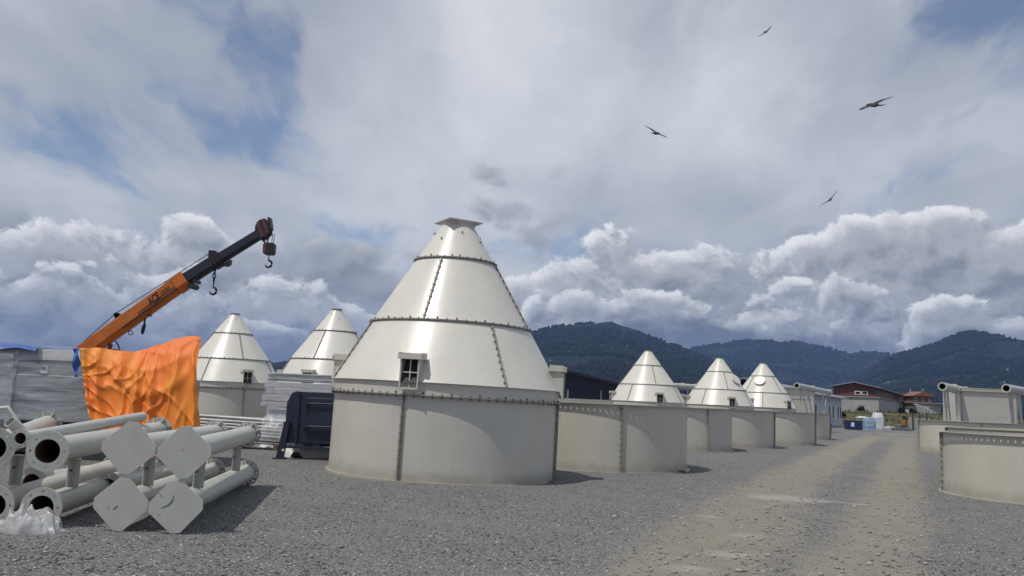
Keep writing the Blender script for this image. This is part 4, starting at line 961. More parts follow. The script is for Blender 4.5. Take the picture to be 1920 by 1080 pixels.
def tarp_top(u, v):
    p = tarp_front(u, 0); return p+Vector((-.72*v, v*1.7, -.16*v*v+.04*math.sin(u*14)*math.sin(math.pi*v)+.03*mnoise.noise((u*6, v*5, 9))))
tb.grid(tarp_top, 130, 26)
def tarp_side(u, v):
    p = tarp_front(1, v); b_ = .10*math.sin(7*u+3*v)*math.sin(math.pi*u)*(.3+v); return p+Vector((b_*.4-.66*u, u*1.7-(p.y-YT)*u, -.16*u*u*(1-v)))
tb.grid(tarp_side, 34, 60)
def tarp_back(u, v):
    p = tarp_top(u, 1); return Vector((p.x, p.y+.1*v+.05*math.sin(u*20)*v, p.z*(1-v)+.04*v))
tb.grid(tarp_back, 40, 30)
tarp = link('tarpaulin', tb.mesh('tarpaulin', 'tarp_orange', 80)); tag(tarp, 'bright orange tarpaulin draped in folds over a machine', 'tarpaulin')
bs = MB()
def blue_edge(u, v):
    p = tarp_front(0, v*.34); q = P(134+6*v+(13-3*v)*u, 653+54*v, YT); return Vector((q.x, p.y-.03+.05*math.sin(v*9+u*3), q.z))
bs.grid(blue_edge, 8, 24); part('blue_edge', bs, 'tarp_blue', tarp, 80, label='blue lining folded out along the left edge')
# the covered machine itself, holding the sheet up
cm = thing('covered_machine', 'machine wholly hidden under the orange tarpaulin', 'machine', (P(270, 700, YT+1).x, YT+1.05, 0))
mb = MB(); mb.box((.1, 0, 1.0), (2.0, .9, 1.6)); part('body', mb, 'machine_grey', cm)
mb = MB(); mb.box((.1, 0, .12), (2.2, 1.0, .2)); part('skid', mb, 'machine_dark', cm)

# ------------------------------------------------------------------ machine in stretch film
WX = P(190, 700, 18.9).x
wm = thing('wrapped_machine', 'big grey machine wrapped in clear stretch film at the left edge', 'machine', (WX-2.3, 19.9, 0))
mb = MB(); mb.prism([(-2.35, -1.0, .80), (2.25, -1.0, .80), (2.3, -1.0, 2.12), (-2.35, -1.0, 2.12)], (0, 2.0, 0)); part('body', mb, 'machine_grey', wm, bevel=.02)
mb = MB(); mb.prism([(-2.4, -1.06, 2.12), (-2.4, -.96, 2.37), (-2.4, .96, 2.37), (-2.4, 1.06, 2.12)], (4.7, 0, 0)); part('hood', mb, 'machine_grey', wm, bevel=.015)
for z, hgt_ in ((2.10, .05), (1.50, .035), (1.26, .03)):
    mb = MB(); mb.box((.6, -1.012, z), (3.4, .03, hgt_)); part('panel_rail', mb, 'machine_dark' if z > 2 else 'machine_grey', wm)
mb = MB(); mb.box((1.3, -1.018, 1.66), (1.7, .03, .28)); part('access_panel', mb, 'machine_grey', wm, bevel=.008)
mb = MB(); mb.box((1.06, -1.04, 1.92), (.14, .012, .16)); lb = part('label_plate', mb, 'label_white', wm)
mb = MB(); mb.box((1.06, -1.048, 1.94), (.09, .004, .08)); part('print', mb, 'label_red', lb)
mb = MB(); mb.prism([(-2.2, -.8, .80), (1.6, -.8, .80), (.9, -.8, .12), (-2.2, -.8, .12)], (0, 1.6, 0)); part('hopper_base', mb, 'machine_dark', wm)
for x in (-2.0, 2.0): mb = MB(); mb.box((x, -.85, .40), (.14, .14, .80)); mb.box((x, .85, .40), (.14, .14, .80)); part('leg', mb, 'machine_dark', wm)
mb = MB(); mb.prism([(.32, -1.05, .75), (.40, -1.05, .75), (.48, -1.05, 2.3), (.38, -1.05, 2.3)], (0, .06, 0)); part('corner_post', mb, 'machine_grey', wm)
def film_front(u, v):
    x = -2.5+4.75*u; z = .82+1.62*v
    return (x, -1.10-.03*mnoise.noise((x*1.2, z*5, 1))-.05*math.exp(-((x+.2)/.5)**2)-.02*mnoise.noise((x*4, z*9, 5)), z+.02*math.sin(x*2))
mb = MB(); mb.grid(film_front, 70, 50); part('stretch_film', mb, 'stretch_film', wm, 80)
mb = MB(); mb.grid(lambda u, v: (-2.6+3.05*u+.1*(1-v), -1.20+.25*(u-1)*.2-.04*mnoise.noise((u*6, v*9, 3)), .30+1.98*v+.04*math.sin(u*5)), 50, 50); part('stretch_film', mb, 'stretch_film', wm, 80, label='thicker film hanging over the left half')
# blue sheet over the top
mb = MB(); mb.grid(lambda u, v: (WX-3.7+2.3*u+.06*mnoise.noise((u*3, v*2, 8)), 18.72+v*1.6, 2.40+.13*max(0, mnoise.noise((u*4, v*3, 2))+.4)*math.sin(math.pi*min(1, max(0, u)))+(-.08 if v < .05 else 0)), 50, 16)
o = link('blue_sheet', mb.mesh('blue_sheet', 'tarp_blue', 80)); tag(o, 'crumpled blue plastic sheet lying on top of the film-wrapped machine', 'plastic sheet')

# ------------------------------------------------------------------ bundle of wrapped tubes
bx = P(470, 800, 25).x
tbn = thing('tube_bundle', 'low bundle of thin pale tubes in torn plastic behind the pipe stack', 'tube bundle', (bx, 25, 0))
tm = MB(); tm.hollow((-2.2, 0, 0), (1.25, 0, 0), .042, .034, 12); tme = tm.mesh('tube', 'wrapped_tube', 40); rr = random.Random(5)
for lay in range(8):
    for k in range(5 if lay > 4 else 7):
        o = link('tube', tme, tbn, (rr.uniform(-.25, .12), -.35+.105*k+rr.uniform(-.015, .015), .20+lay*.092+.10*(k % 2)*0))
        o.rotation_euler = (0, R(1.2+rr.uniform(-.5, .5)), R(rr.uniform(-.8, .8)))
for x in (-1.6, -.2, .9): mb = MB(); mb.box((x, -.05, .075), (.12, 1.0, .15)); part('bearer', mb, 'timber', tbn)
def film_b(u, v):
    x = .45+1.05*u; a = math.pi*(.02+.98*v); y = -.05-.55*math.cos(a); z = .12+.86*math.sin(a)**.6*(1-.25*u*u)
    return (x+.06*mnoise.noise((u*4, v*6, 1)), y-.05*mnoise.noise((u*5, v*7, 3)), max(.02, z+.07*mnoise.noise((u*6, v*6, 2))))
mb = MB(); mb.grid(film_b, 40, 40); part('torn_film', mb, 'loose_film', tbn, 80)
# wrapped bundles of flat panels, one on another
GB = 'stacked bundles of wrapped panels'; YB = 30.5
def bundle(z0, z1, xa, xb, npan, label, seed):
    rr = random.Random(seed); X0, X1 = P(xa, 740, YB).x, P(xb, 740, YB).x; t = thing('panel_bundle', label, 'panel bundle', ((X0+X1)/2, YB+.6, z0), 0, GB); W_ = X1-X0; th = (z1-z0)/npan
    for k in range(npan):
        mb = MB(); mb.box((rr.uniform(-.03, .03), rr.uniform(-.03, .03), th*(k+.5)), (W_*rr.uniform(.985, 1), 1.3, th*.86)); part('panel', mb, 'wrapped_panel', t, bevel=.006)
    mb = MB(); mb.grid(lambda u, v: ((u-.5)*(W_+.02), -.70-.02*mnoise.noise((u*9, v*4, seed)), -.0+(z1-z0)*v), 40, 8); part('wrapping_film', mb, 'stretch_film', t, 80)
zs = lambda y, x=560: P(x, y, YB).z
bundle(zs(716), zs(700)-.01, 499, 655, 5, 'topmost bundle of wrapped pale panels behind the navy machine', 1)
bundle(zs(741), zs(717), 496, 660, 2, 'thick second bundle of wrapped panels from the top of the pile', 2)
bundle(zs(753), zs(742), 493, 650, 2, 'thin third bundle of wrapped panels from the top of the pile', 3)
bundle(zs(764), zs(754), 492, 640, 3, 'fourth bundle of wrapped panels, last of the wide ones', 4)
bundle(.16, zs(765), 504, 632, 9, 'narrow lowest block of wrapped panels under the pile', 5)
for k, (x_, nm) in enumerate(((515, 'left'), (600, 'right'))):
    mb = MB(); mb.box((0, 0, .08), (.14, 1.3, .16)); q = P(x_, 760, YB); o = link('timber_bearer', mb.mesh('timber_bearer', 'timber'), None, (q.x, YB+.6, 0)); tag(o, 'timber bearer under the %s end of the panel pile' % nm, 'timber', 'bearers under the panel pile')

# ------------------------------------------------------------------ navy machine frame
NX0 = P(533, 800, 21.8).x
nm_ = thing('navy_machine', 'dark navy steel machine with bolted door left of the large silo', 'machine', (NX0, 21.8, 0))
mb = MB(); mb.prism([(.02, 0, .40), (1.9, 0, .40), (1.9, 0, 1.69), (.22, 0, 1.69), (.12, 0, 1.63), (.02, 0, 1.40)], (0, 1.3, 0)); part('housing', mb, 'navy_paint', nm_, bevel=.012)
mb = MB(); mb.box((.33, -.02, 1.04), (.035, .05, 1.28)); mb.box((.26, -.012, 1.04), (.10, .02, 1.28)); part('edge_rib', mb, 'navy_paint', nm_)
mb = MB(); mb.box((1.16, -.018, 1.10), (1.20, .035, .88)); dr = part('door', mb, 'navy_paint', nm_, bevel=.008)
mb = MB(); mb.box((1.16, -.04, 1.10), (1.06, .012, .74)); part('door_panel', mb, 'navy_paint', dr)
for z in (1.40, .83):
    mb = MB(); mb.tube((.50, -.09, z), (1.72, -.09, z), .020, n=10); mb.box((.52, -.06, z), (.09, .10, .10)); mb.box((1.5, -.06, z), (.07, .09, .07)); mb.tube((.58, -.11, z+.06), (.58, -.04, z+.06), .03, n=10); part('locking_bar', mb, 'navy_paint', dr, 40)
mb = MB(); mb.prism([(.02, -.12, .92), (.16, -.12, .92), (.06, -.12, .03), (-.12, -.12, .03)], (0, .11, 0)); mb.box((-.03, -.10, .015), (.30, .26, .03)); part('leg', mb, 'navy_paint', nm_)
mb = MB(); mb.box((1.72, -.06, .20), (.09, .1, .40)); part('leg', mb, 'navy_paint', nm_)
mb = MB(); mb.box((.12, 1.2, .20), (.09, .1, .40)); mb.box((1.72, 1.2, .20), (.09, .1, .40)); part('leg', mb, 'navy_paint', nm_)
mb = MB(); mb.box((.88, -.08, .30), (1.75, .05, .06)); mb.box((.88, 1.2, .30), (1.75, .05, .06)); part('cross_bar', mb, 'navy_paint', nm_)
mb = MB(); mb.box((.045, -.126, .22), (.06, .006, .06)); part('label_plate', mb, 'label_white', nm_)
q = P(578, 833, 22.6); crumple('white_sack', 'white sack lying under the navy machine', 'sack', (q.x, 22.6, 0.0), .62, .28, .50, 'sack', 1.7)
q = G(512, 838); crumple('plastic_rag', 'scrap of white plastic on the gravel left of the navy machine', 'plastic sheet', (q.x, q.y, .012), .38, .3, .22, 'sack', 6.1)

# ------------------------------------------------------------------ pipe frames and bin beyond the right-hand rings
def pipe_frame(label, pa, Ya, pb, Yb, r, legs, group):
    A, B = P(*pa, Ya), P(*pb, Yb); t = thing('pipe_frame', label, 'pipe frame', (A.x, A.y, 0), 0, group); o = Vector((A.x, A.y, 0)); a, b = A-o, B-o
    mb = MB(); mb.hollow(a, b, r, r*.78, 24); p_ = part('pipe', mb, 'pipe_paint', t, 40)
    dv = (b-a).normalized(); mb = MB(); mb.hollow(a+dv*.02, a+dv*2, r*.775, r*.70, 20); part('bore', mb, 'scratch', p_, 40)
    for f in (.0, .45, .97): mb = MB(); q = a.lerp(b, f); mb.hollow(q-dv*.05, q+dv*.05, r*1.28 if f else r*1.05, r*.98 if f else r*.72, 24); part('collar', mb, 'pipe_paint', p_, 40)
    for (f, dx_, w_) in legs:
        q = a.lerp(b, f); g_ = Vector((q.x+dx_, q.y, 0)); mb = MB(); mb.beam(q-Vector((0, 0, r*.9)), g_, w_*.7, w_*.7); part('leg', mb, 'plate_paint', t)
    return t
GF = 'pipe frames standing behind the rings'
pipe_frame('pipe frame with round open mouth left of the cream bin', (1767, 724.5), 50, (1812, 733), 62, .24, ((.06, .22, .12), (.09, -.05, .10), (.16, .30, .12), (.2, -.35, .1), (.5, .1, .12), (.9, .2, .12)), GF)
pipe_frame('pipe frame with round open mouth at the right picture edge', (1887, 728), 47, (1965, 741), 60, .235, ((.05, .25, .12), (.1, .1, .11), (.2, .5, .12), (.26, .2, .12), (.6, .2, .12), (.9, .2, .12)), GF)
pipe_frame('white pipe frame standing before the grey shed', (1494, 723), 72, (1556, 736), 84, .24, ((.1, .0, .13), (.13, .9, .12), (.3, .6, .13), (.32, -.4, .12), (.5, -.7, .13), (.9, -.6, .13), (.75, .5, .12)), GF)
pipe_frame('white pipe frame seen between two distant cone silos', (1258, 723), 80, (1306, 726), 82, .26, ((.3, .9, .12), (.62, .9, .12), (.68, -.7, .12), (.95, 0, .12)), GF)
# cream rectangular bin
q = P(1802, 760, 57); t = thing('steel_bin', 'tall cream rectangular steel bin between the two pipe frames at right', 'bin', (q.x, 57, 0))
mb = MB(); mb.box((1.86, 1.2, 1.95), (3.7, 2.4, 3.5)); part('body', mb, 'cream_paint', t, bevel=.02)
mb = MB(); mb.box((1.86, -.04, 3.68), (4.3, .14, .14)); mb.box((1.86, 1.2, 3.80), (3.9, 2.6, .05)); part('top_beam', mb, 'ring_paint', t)
mb = MB(); mb.box((1.86, -.012, 1.02), (3.66, .03, .035)); mb.box((.02, -.02, 1.95), (.07, .06, 3.4)); mb.box((3.70, -.02, 1.95), (.07, .06, 3.4)); part('stiffener', mb, 'seam_paint', t)
for x in (.15, 3.55): mb = MB(); mb.box((x, .2, .1), (.15, .15, .2)); mb.box((x, 2.2, .1), (.15, .15, .2)); part('foot', mb, 'ring_paint', t)

# ------------------------------------------------------------------ sheds and houses
def frame_of(p0, p1):
    d = (p1-p0); d.z = 0; L = d.length; d.normalize(); return d, Vector((-d.y, d.x, 0)), L
# long grey shed
S0_, S1_ = Vector((30.5, 94, 0)), Vector((50.2, 129, 0)); dv, nv, L = frame_of(S0_, S1_)
t = thing('grey_shed', 'long pale grey prefabricated shed with narrow windows at the end of the yard', 'shed', S0_, math.atan2(dv.y, dv.x))
D_ = 9.0; mb = MB(); mb.box((L/2, D_/2, 2.0), (L, D_, 4.0)); part('wall', mb, 'shed_white', t)
for k in range(16): mb = MB(); mb.box(((k+.5)*L/16, -.012, 2.0), (.06, .03, 3.96)); part('wall_rib', mb, 'shed_white', t)
mb = MB(); mb.prism([(-.6, -1.1, 3.95), (-.6, -1.1, 4.07), (-.6, D_/2, 5.35), (-.6, D_+1.1, 4.07), (-.6, D_+1.1, 3.95), (-.6, D_/2, 5.2)], (L+1.6, 0, 0)); part('roof', mb, 'roof_grey', t)
for f in (.62, .72, .80, .91, .965, .30, .45):
    mb = MB(); mb.box((f*L, -.03, 1.95), (.75, .05, 1.7)); wn = part('window', mb, 'roof_grey', t); mb = MB(); mb.box((f*L, -.045, 1.95), (.6, .05, 1.5)); part('pane', mb, 'window_dark', wn)
# cream cabin left of it
q = P(1478, 760, 88); t = thing('cream_cabin', 'cream boxy cabin with panel lines behind the rightmost distant silo', 'cabin', (q.x-1.5, 88, 0), R(8))
mb = MB(); mb.box((2.2, 2, 2.1), (4.4, 4, 4.2)); part('body', mb, 'cream_paint', t)
for z in (1.6, 3.1): mb = MB(); mb.box((2.2, -.012, z), (4.36, .03, .05)); part('panel_line', mb, 'seam_paint', t)
mb = MB(); mb.box((2.2, 2, 4.29), (4.8, 4.4, .16)); part('roof', mb, 'shed_white', t)
# red warehouse on its grey base
c0 = Vector((73.5, 170, 2.4)); sdv = Vector((.485, .875, 0)).normalized(); fdv = Vector((-sdv.y, sdv.x, 0))
t = thing('red_warehouse', 'dark red warehouse with grey gable roof on a grey base wall', 'warehouse', c0, math.atan2(sdv.y, sdv.x))
LW, WW = 73.0, 9.0                                      # local x along the side, y across the gable front
mb = MB(); mb.box((LW/2, WW/2, 1.45), (LW, WW, 2.9)); part('base_wall', mb, 'plaster_grey', t)
mb = MB(); mb.box((LW/2, WW/2, 2.96), (LW+.5, WW+.5, .16)); part('coping', mb, 'concrete', t)
mb = MB(); mb.prism([(.5, .5, 3.04), (.5, WW-.5, 3.04), (.5, WW-.5, 5.0), (.5, WW/2, 5.75), (.5, .5, 5.0)], (LW-1, 0, 0)); part('wall', mb, 'red_sheet', t)
mb = MB(); mb.prism([(-.3, -.5, 4.75), (-.3, -.5, 4.92), (-.3, WW/2, 6.0), (-.3, WW+.5, 4.92), (-.3, WW+.5, 4.75), (-.3, WW/2, 5.8)], (LW+.6, 0, 0)); part('roof', mb, 'roof_grey', t)
for y in (2.6, 3.9):
    mb = MB(); mb.box((.46, y, 3.75), (.1, 1.15, .75)); wn = part('window', mb, 'wall_white', t); mb = MB(); mb.box((.43, y, 3.75), (.1, .85, .5)); part('pane', mb, 'window_dark', wn)
# small house with red roof
q = P(1711, 772, 210); t = thing('red_roofed_house', 'small brown house with red tiled roof and terrace far right', 'house', (q.x, 210, 2.4))
mb = MB(); mb.box((3.6, 3, 1.45), (6.6, 6, 2.9)); part('lower_wall', mb, 'plaster_grey', t)
mb = MB(); mb.box((3.7, 2.7, 3.0), (7.6, 7.4, .2)); part('terrace_slab', mb, 'concrete', t)
mb = MB(); mb.box((2.9, 3, 3.9), (5.0, 5, 1.6)); part('upper_wall', mb, 'brick_brown', t)
mb = MB(); mb.prism([(.0, -.3, 4.6), (2.6, -.3, 5.75), (5.8, -.3, 4.6)], (0, 6.4, 0)); part('roof', mb, 'roof_red', t)
mb = MB(); mb.box((.5, 2, 5.6), (.2, .2, 1.6)); part('chimney_pole', mb, 'plaster_grey', t)
for x in (1.2, 2.9, 4.5): mb = MB(); mb.box((x, .48, 3.85), (.7, .1, .9)); wn = part('window', mb, 'wall_white', t); mb = MB(); mb.box((x, .45, 3.85), (.5, .1, .7)); part('pane', mb, 'window_dark', wn)
mb = MB(); mb.box((3.2, -.05, 1.6), (1.6, .1, 1.2)); part('window', mb, 'wall_white', t)
for k in range(9): mb = MB(); mb.box((.3+.55*k, -1.0, 2.6-.22*k), (.56, 1.0, .2)); part('stair_step', mb, 'wall_white', t)
mb = MB(); mb.prism([(0, -1.6, 0), (5.3, -1.6, 0), (5.3, -1.6, .7), (0, -1.6, 2.5)], (0, .12, 0)); part('stair_wall', mb, 'plaster_grey', t)
q = P(1705, 770, 200); t = thing('white_hut', 'small white hut beside the red roofed house', 'hut', (q.x, 200, 2.3)); mb = MB(); mb.box((.85, 1, .8), (1.7, 2, 1.6)); part('wall', mb, 'wall_white', t); mb = MB(); mb.box((.85, 1, 1.66), (2.0, 2.3, .12)); part('roof', mb, 'roof_red', t)
# dark open shed right of the tall silo
q = P(1062, 750, 84); t = thing('dark_shed', 'dark navy lean-to shed with sloping roof right of the large silo', 'shed', (q.x-6.5, 84, 0))
mb = MB(); mb.prism([(0, 0, 0.9), (13.2, 0, .9), (13.2, 0, 3.25), (0, 0, 6.0)], (0, .15, 0)); part('sheet_wall', mb, 'navy_sheet', t)
mb = MB(); mb.prism([(-.4, -.8, 6.15), (13.8, -.8, 3.2), (13.8, -.8, 3.32), (-.4, -.8, 6.27)], (0, 14, 0)); part('roof', mb, 'navy_sheet', t)
for k in range(5): mb = MB(); mb.box((.1+3.25*k, -.1, 1.5), (.16, .16, 3.0)); part('post', mb, 'roof_grey', t)
for k in range(6): mb = MB(); mb.box((6.2+.32*k, -.35, .65), (.09, .06, 1.3)); part('paling', mb, 'wall_white', t)
mb = MB(); p0, p1 = P(1046, 752, 62), P(1146, 756, 62); mb.box(((p0.x+p1.x)/2, 62, 1.0), (p1.x-p0.x, .2, 2.0)); o = link('low_wall', mb.mesh('low_wall', 'plaster_grey')); tag(o, 'low grey wall between the large silo and the distant silos', 'wall')
# fields and grassy bank
M = bpy.data.materials.new('field_grass'); M.use_nodes = True; t_ = NT(M.node_tree); b = t_.n['Principled BSDF']; pos = t_.node('ShaderNodeTexCoord').outputs['Object']
c = t_.mix(t_.ss(t_.noise(pos, .25, 7, .6), .35, .65), (.045, .052, .022), (.12, .112, .062)); c = t_.mix(t_.ss(t_.noise(pos, .12, 6, .65), .56, .68), c, (.20, .18, .145))
t_.put(b.inputs['Base Color'], c); b.inputs['Roughness'].default_value = .95; b.inputs['Specular IOR Level'].default_value = .1; t_.put(b.inputs['Normal'], t_.bump(t_.noise(pos, 4, 6, .7), .8, .15)); MATS['field_grass'] = M
mb = MB()
def bank(u, v):
    x = 40+170*u; y = 138+150*v; e = min(1, max(0, (y-(141+.10*(x-50)))/16)); e2 = min(1, max(0, (x-50)/8)); h = 2.35*(e*e*(3-2*e))*(e2*e2*(3-2*e2)); lowr = min(1, max(0, (x-95-.25*(y-160))/14)); h *= 1-.45*lowr
    return (x, y, -.05+h+.16*fbm(x, y, 4, .55, .22)*min(1, e*3+.1)+.03)
mb.grid(bank, 130, 110); structure(link('grass_bank', mb.mesh('grass_bank', 'field_grass', 80)))
mb = MB(); mb.grid(lambda u, v: (-1500+3000*u, 292+1900*v, .05), 20, 20); structure(link('field', mb.mesh('field', 'field_grass')))
rr = random.Random(9); mb = MB()
for k in range(5200):
    u, v = rr.random(), rr.random()**1.6*.5; p = Vector(bank(u, v))
    if p.z < .12: continue
    h = rr.uniform(.2, .7); a = rr.uniform(0, 6.28); w_ = rr.uniform(.08, .22); dx_, dy_ = math.cos(a)*w_, math.sin(a)*w_
    mb.add([p+Vector((-dx_, -dy_, -.05)), p+Vector((dx_, dy_, -.05)), p+Vector((rr.uniform(-.2, .2), rr.uniform(-.2, .2), h))], [(0, 1, 2)])
o = link('grass', mb.mesh('grass', 'field_grass')); o['kind'] = 'stuff'; tag(o, 'rough grass and weeds on the bank before the red warehouse', 'grass')
def bush(label, p, s, seed):
    t = thing('bush', label, 'bush', p, 0, 'bushes on the bank'); r = random.Random(seed); mb = MB()
    for k in range(260):
        d_ = Vector((r.gauss(0, 1), r.gauss(0, 1), r.gauss(0, .8))).normalized()*r.random()**.4*s; c_ = Vector((0, 0, s*.75))+d_; a = Vector((r.gauss(0, 1), r.gauss(0, 1), r.gauss(0, 1)))*s*.14; b_ = Vector((r.gauss(0, 1), r.gauss(0, 1), r.gauss(0, 1)))*s*.14
        mb.add([c_-a, c_+a*.4+b_, c_+a-b_*.4], [(0, 1, 2)])
    part('foliage', mb, 'shaded_hill_green', t); mb = MB(); mb.tube((0, 0, -.2), (0, 0, s*.7), s*.05, s*.02, 6); part('stem', mb, 'timber', t)
for k, (px, py, Y_, s, lb) in enumerate(((1614, 764, 160, .7, 'round dark bush before the grey base wall'), (1580, 772, 150, .6, 'low bush at the left end of the grassy bank'), (1712, 772, 185, .9, 'bush beside the white hut'), (1690, 775, 170, .7, 'bush on the slope below the long side of the warehouse'))):
    q = P(px, py, Y_); u, v = (q.x-40)/170, (Y_-138)/150; bush(lb, (q.x, Y_, bank(u, v)[2]), s, k)

# ------------------------------------------------------------------ things at the end of the yard
q = G(1603, 806); t = thing('blue_crate', 'dark blue box with a white label at the end of the track', 'crate', (q.x, q.y, 0), R(-6)); mb = MB(); mb.box((0, .6, .55), (1.75, 1.2, 1.06)); part('box', mb, 'blue_plastic', t, bevel=.02)
mb = MB(); mb.box((0, .6, 1.10), (1.82, 1.27, .05)); part('lid', mb, 'roof_grey', t); mb = MB(); mb.box((-.25, -.012, .60), (.36, .02, .48)); part('label_sheet', mb, 'label_white', t)
mb = MB(); mb.tube((.2, .6, 1.12), (.22, .6, 1.9), .035, n=8); part('stake', mb, 'timber', t)
def wrapped(name, label, px, w_, h, dep, m, seed, top):
    q = G(px, 806); mb = MB(); n = 28
    def fn(u, v):
        a = 2*math.pi*u; cs_, sn = math.cos(a), math.sin(a); k = 1/max(abs(cs_), abs(sn))**.8; f = 1-(top*max(0, v-.72)/.28); nn = .06*mnoise.noise((cs_*2, sn*2, v*5+seed))
        return (cs_*k*w_/2*f*(1+nn), dep/2+sn*k*dep/2*f*(1+nn), h*v)
    mb.grid(fn, n, 20); top_ = len(mb.v)-n-1; mb.add([mb.v[top_+i] for i in range(n)], [tuple(range(n))])
    o = link(name, mb.mesh(name, m, 60), None, (q.x, q.y, 0)); return tag(o, label, 'bundle', 'wrapped bundles at the end of the track')
wrapped('wrapped_bundle', 'low pale blue plastic wrapped bundle beside the blue crate', 1634, 1.35, 1.45, 1.3, 'wrap_blue', 1, .15)
wrapped('wrapped_bundle', 'tall white plastic wrapped bundle right of the pale blue one', 1650, 1.25, 2.15, 1.4, 'wrap_white', 2, .35)
q = P(1630, 786, 93); mb = MB(); mb.grid(lambda u, v: (q.x-.75+1.5*u, 94.1+1.3*v, 1.47+.12*math.sin(math.pi*u)*math.sin(math.pi*v)+.05*mnoise.noise((u*4, v*4, 7))), 14, 12); o = link('white_cover', mb.mesh('white_cover', 'wrap_white', 80)); o.modifiers.new('thick', 'SOLIDIFY').thickness = .02; tag(o, 'white plastic cover on the low pale blue bundle', 'plastic sheet')
q = G(1695, 808); t = thing('sheet_pile', 'low pile of grey metal sheets at the right end of the track', 'metal sheets', (q.x, q.y, 0), R(-4))
for k in range(5): mb = MB(); mb.box((rng.uniform(-.2, .2), .6+rng.uniform(-.1, .1), .09+.11*k), (2.3-.2*k, 1.2, .07), Matrix.Rotation(rng.uniform(-.1, .1), 3, 'Z')); part('sheet', mb, 'roof_grey' if k % 2 else 'machine_dark', t)
mb = MB(); mb.prism([(-1.9, .2, .02), (-.9, .2, .45), (-.9, .9, .45), (-1.9, .9, .02)], (0, 0, .04)); part('leaning_sheet', mb, 'roof_grey', t)
q = G(1712, 806); crumple('rubble_heap', 'pale rubble beside the pile of metal sheets', 'rubble', (q.x, q.y, 0), 1.4, .7, .5, 'concrete', 9.2)
# block wall with posts at the foot of the bank
q = P(1705, 790, 118); t = thing('block_wall', 'low grey wall with dark posts at the foot of the bank', 'wall', (q.x, 118, 0)); mb = MB(); mb.box((1.4, .1, .85), (2.9, .16, 1.7)); part('wall', mb, 'plaster_grey', t)
for k in range(4): mb = MB(); mb.box((-.5+.95*k, -.06, 1.25), (.13, .13, 2.5)); part('post', mb, 'machine_dark', t)
# small yellow digger
q = P(1680, 789, 132); t = thing('digger', 'small yellow excavator arm showing at the foot of the bank', 'excavator', (q.x, 128, 0))
mb = MB(); mb.box((-.2, 0, .9), (1.1, 1.0, .8)); part('body', mb, 'digger_yellow', t, bevel=.05); mb = MB(); mb.box((-.3, .2, 1.6), (.7, .7, .7)); part('cab', mb, 'window_dark', t)
for y in (-.45, .45): mb = MB(); mb.box((-.2, y, .25), (1.5, .3, .5)); part('track', mb, 'rubber', t, bevel=.1)
mb = MB(); mb.beam((.2, -.1, 1.2), (-.6, -.3, 2.0), .22, .2); mb.beam((-.6, -.3, 2.0), (.9, -.4, 1.0), .2, .18); part('arm', mb, 'digger_yellow', t); mb = MB(); mb.prism([(.8, -.6, 1.05), (1.25, -.6, .9), (1.15, -.6, .5), (.75, -.6, .6)], (0, .4, 0)); part('bucket', mb, 'machine_dark', t)
# parked motorcycle by the farthest ring
q = G(1557, 812); t = thing('motorcycle', 'blue motorcycle parked end-on beyond the farthest left-hand ring', 'motorcycle', (q.x, q.y, 0), R(72))
for x in (-.62, .62): mb = MB(); mb.tube((x, -.05, .30), (x, .05, .30), .30, n=20); wv = part('wheel', mb, 'rubber', t, 40); mb = MB(); mb.tube((x, -.06, .30), (x, .06, .30), .17, n=16); part('rim', mb, 'label_white', wv, 40)
mb = MB(); mb.box((0, 0, .48), (.55, .26, .36)); part('engine', mb, 'machine_grey', t, bevel=.04); mb = MB(); mb.prism([(-.45, -.16, .70), (-.1, -.16, 1.12), (.15, -.16, .95), (.2, -.16, .66)], (0, .32, 0)); part('tank', mb, 'bright_blue', t, bevel=.04)
mb = MB(); mb.box((.42, 0, .80), (.6, .26, .1)); part('seat', mb, 'rubber', t, bevel=.03); mb = MB(); mb.path([(-.42, -.36, 1.1), (-.5, 0, 1.02), (-.42, .36, 1.1)], .02, 8); part('handlebar', mb, 'black_steel', t); mb = MB(); mb.beam((-.62, 0, .3), (-.48, 0, 1.02), .06, .12); part('fork', mb, 'machine_grey', t)
# scattered pale rubble by the end of the track
rr = random.Random(21)
for k, (px, py) in enumerate(((1590, 801), (1668, 803), (1735, 776), (1745, 780), (1752, 786))):
    q = G(px, py) if py > 798 else P(px, py, 105); crumple('rubble_heap', ('small pale rubble heap left of the blue crate', 'small pale rubble heap between white bundle and metal sheets', 'pale rubble heap nearest the white hut', 'middle pale rubble heap left of the pipe frame', 'pale rubble heap right before the pipe frame')[k], 'rubble', (q.x, q.y, .02), rr.uniform(.5, 1.1), .5, .35, 'concrete', 10+k, 16, 12)

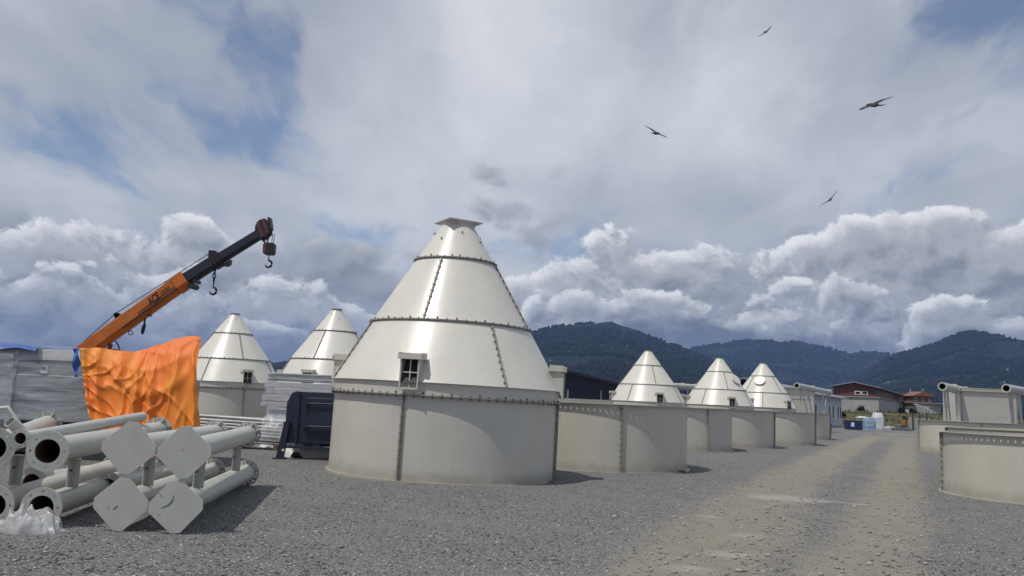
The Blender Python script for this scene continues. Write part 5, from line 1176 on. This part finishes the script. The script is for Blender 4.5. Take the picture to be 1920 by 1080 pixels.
# ------------------------------------------------------------------ birds
def bird(label, px, py, span, Y, rot, m, dihedral=.18, sweep=.25):
    c = P(px, py, Y); mb = MB(); N = 18; hs = span/2
    def ring(x):
        a = abs(x)/hs; ch = .38*(1-.25*a)*(1-a**6*.75)*span/1.5; th = .035*(1-a)+.008; z = dihedral*hs*(a**1.3)-.10*hs*max(0, a-.6); y = -sweep*.4*span*max(0, a-.35)+.12*span*a*(1-a)
        return [(x, y+ch*.5, z), (x, y+ch*.18, z+th), (x, y-ch*.5, z+.002), (x, y+ch*.1, z-th*.7)]
    xs = [hs*(-1+2*i/N) for i in range(N+1)]; vs = [v for x in xs for v in ring(x)]
    fs = [(i*4+k, i*4+(k+1) % 4, i*4+4+(k+1) % 4, i*4+4+k) for i in range(N) for k in range(4)]+[(0, 1, 2, 3), (N*4+3, N*4+2, N*4+1, N*4)]
    mb.add(vs, fs)
    s = span/1.5
    mb.path([(0, .36*s, .0), (0, .31*s, .0), (0, .24*s, .01*s), (0, .12*s, 0), (0, -.08*s, -.01*s), (0, -.26*s, 0), (0, -.36*s, .0)], .075*s, 10, [.15, .45, .62, 1, 1, .6, .3])
    mb.prism([(-.03*s, -.28*s, -.006), (-.13*s, -.60*s, -.006), (0, -.53*s, -.006), (.13*s, -.60*s, -.006), (.03*s, -.28*s, -.006)], (0, 0, .012*s))
    for sx in (-1, 1):                                       # spread finger feathers
        for k in range(4):
            r0_ = Vector((sx*hs*(.93-.05*k), -.02*s-.05*s*k-sweep*.4*span*.55, dihedral*hs*.8)); mb.beam(r0_, r0_+Vector((sx*.13*s*(1-.12*k), -.05*s-.03*s*k, .03*s)), .035*s, .008*s)
    me = mb.mesh('bird', m, 60); o = link('bird', me); o.location = c; o.rotation_euler = rot
    rm = o.modifiers.new('skin', 'REMESH'); rm.mode = 'VOXEL'; rm.voxel_size = .011*s
    tag(o, label, 'bird', 'birds of prey circling over the yard'); return o
bird('largest dark bird gliding at the upper right', 1637, 197, 1.6, 34, (R(20), R(-27), R(14)), 'feather', .10)
bird('dark bird gliding high above the tall silo, wing raised to the left', 1231, 250, 1.5, 46, (R(18), R(33), R(-30)), 'feather', .16)
bird('tiny bird highest up near the top edge', 1436, 60, 1.45, 74, (R(20), R(-24), R(-48)), 'feather_pale', .14)
bird('mottled brown bird before the bright cloud at right', 1557, 374, 1.45, 52, (R(34), R(-34), R(-52)), 'feather_pale', .2)

# ------------------------------------------------------------------ air
mb = MB(); mb.box((0, 0, 268), (16800, 16800, 580)); hz = link('haze', mb.mesh('haze', 'label_white')); hz['kind'] = 'stuff'; tag(hz, 'pale blue air between the yard and the hills', 'haze')
M = bpy.data.materials.new('air'); M.use_nodes = True; M.node_tree.nodes.clear(); t_ = NT(M.node_tree)
pv = t_.node('ShaderNodeVolumePrincipled'); pv.inputs['Color'].default_value = (.32, .52, 1.0, 1); pv.inputs['Density'].default_value = 0.8e-4; pv.inputs['Anisotropy'].default_value = 0.0
ou = t_.node('ShaderNodeOutputMaterial'); t_.l.new(pv.outputs[0], ou.inputs['Volume']); hz.data.materials.clear(); hz.data.materials.append(M)
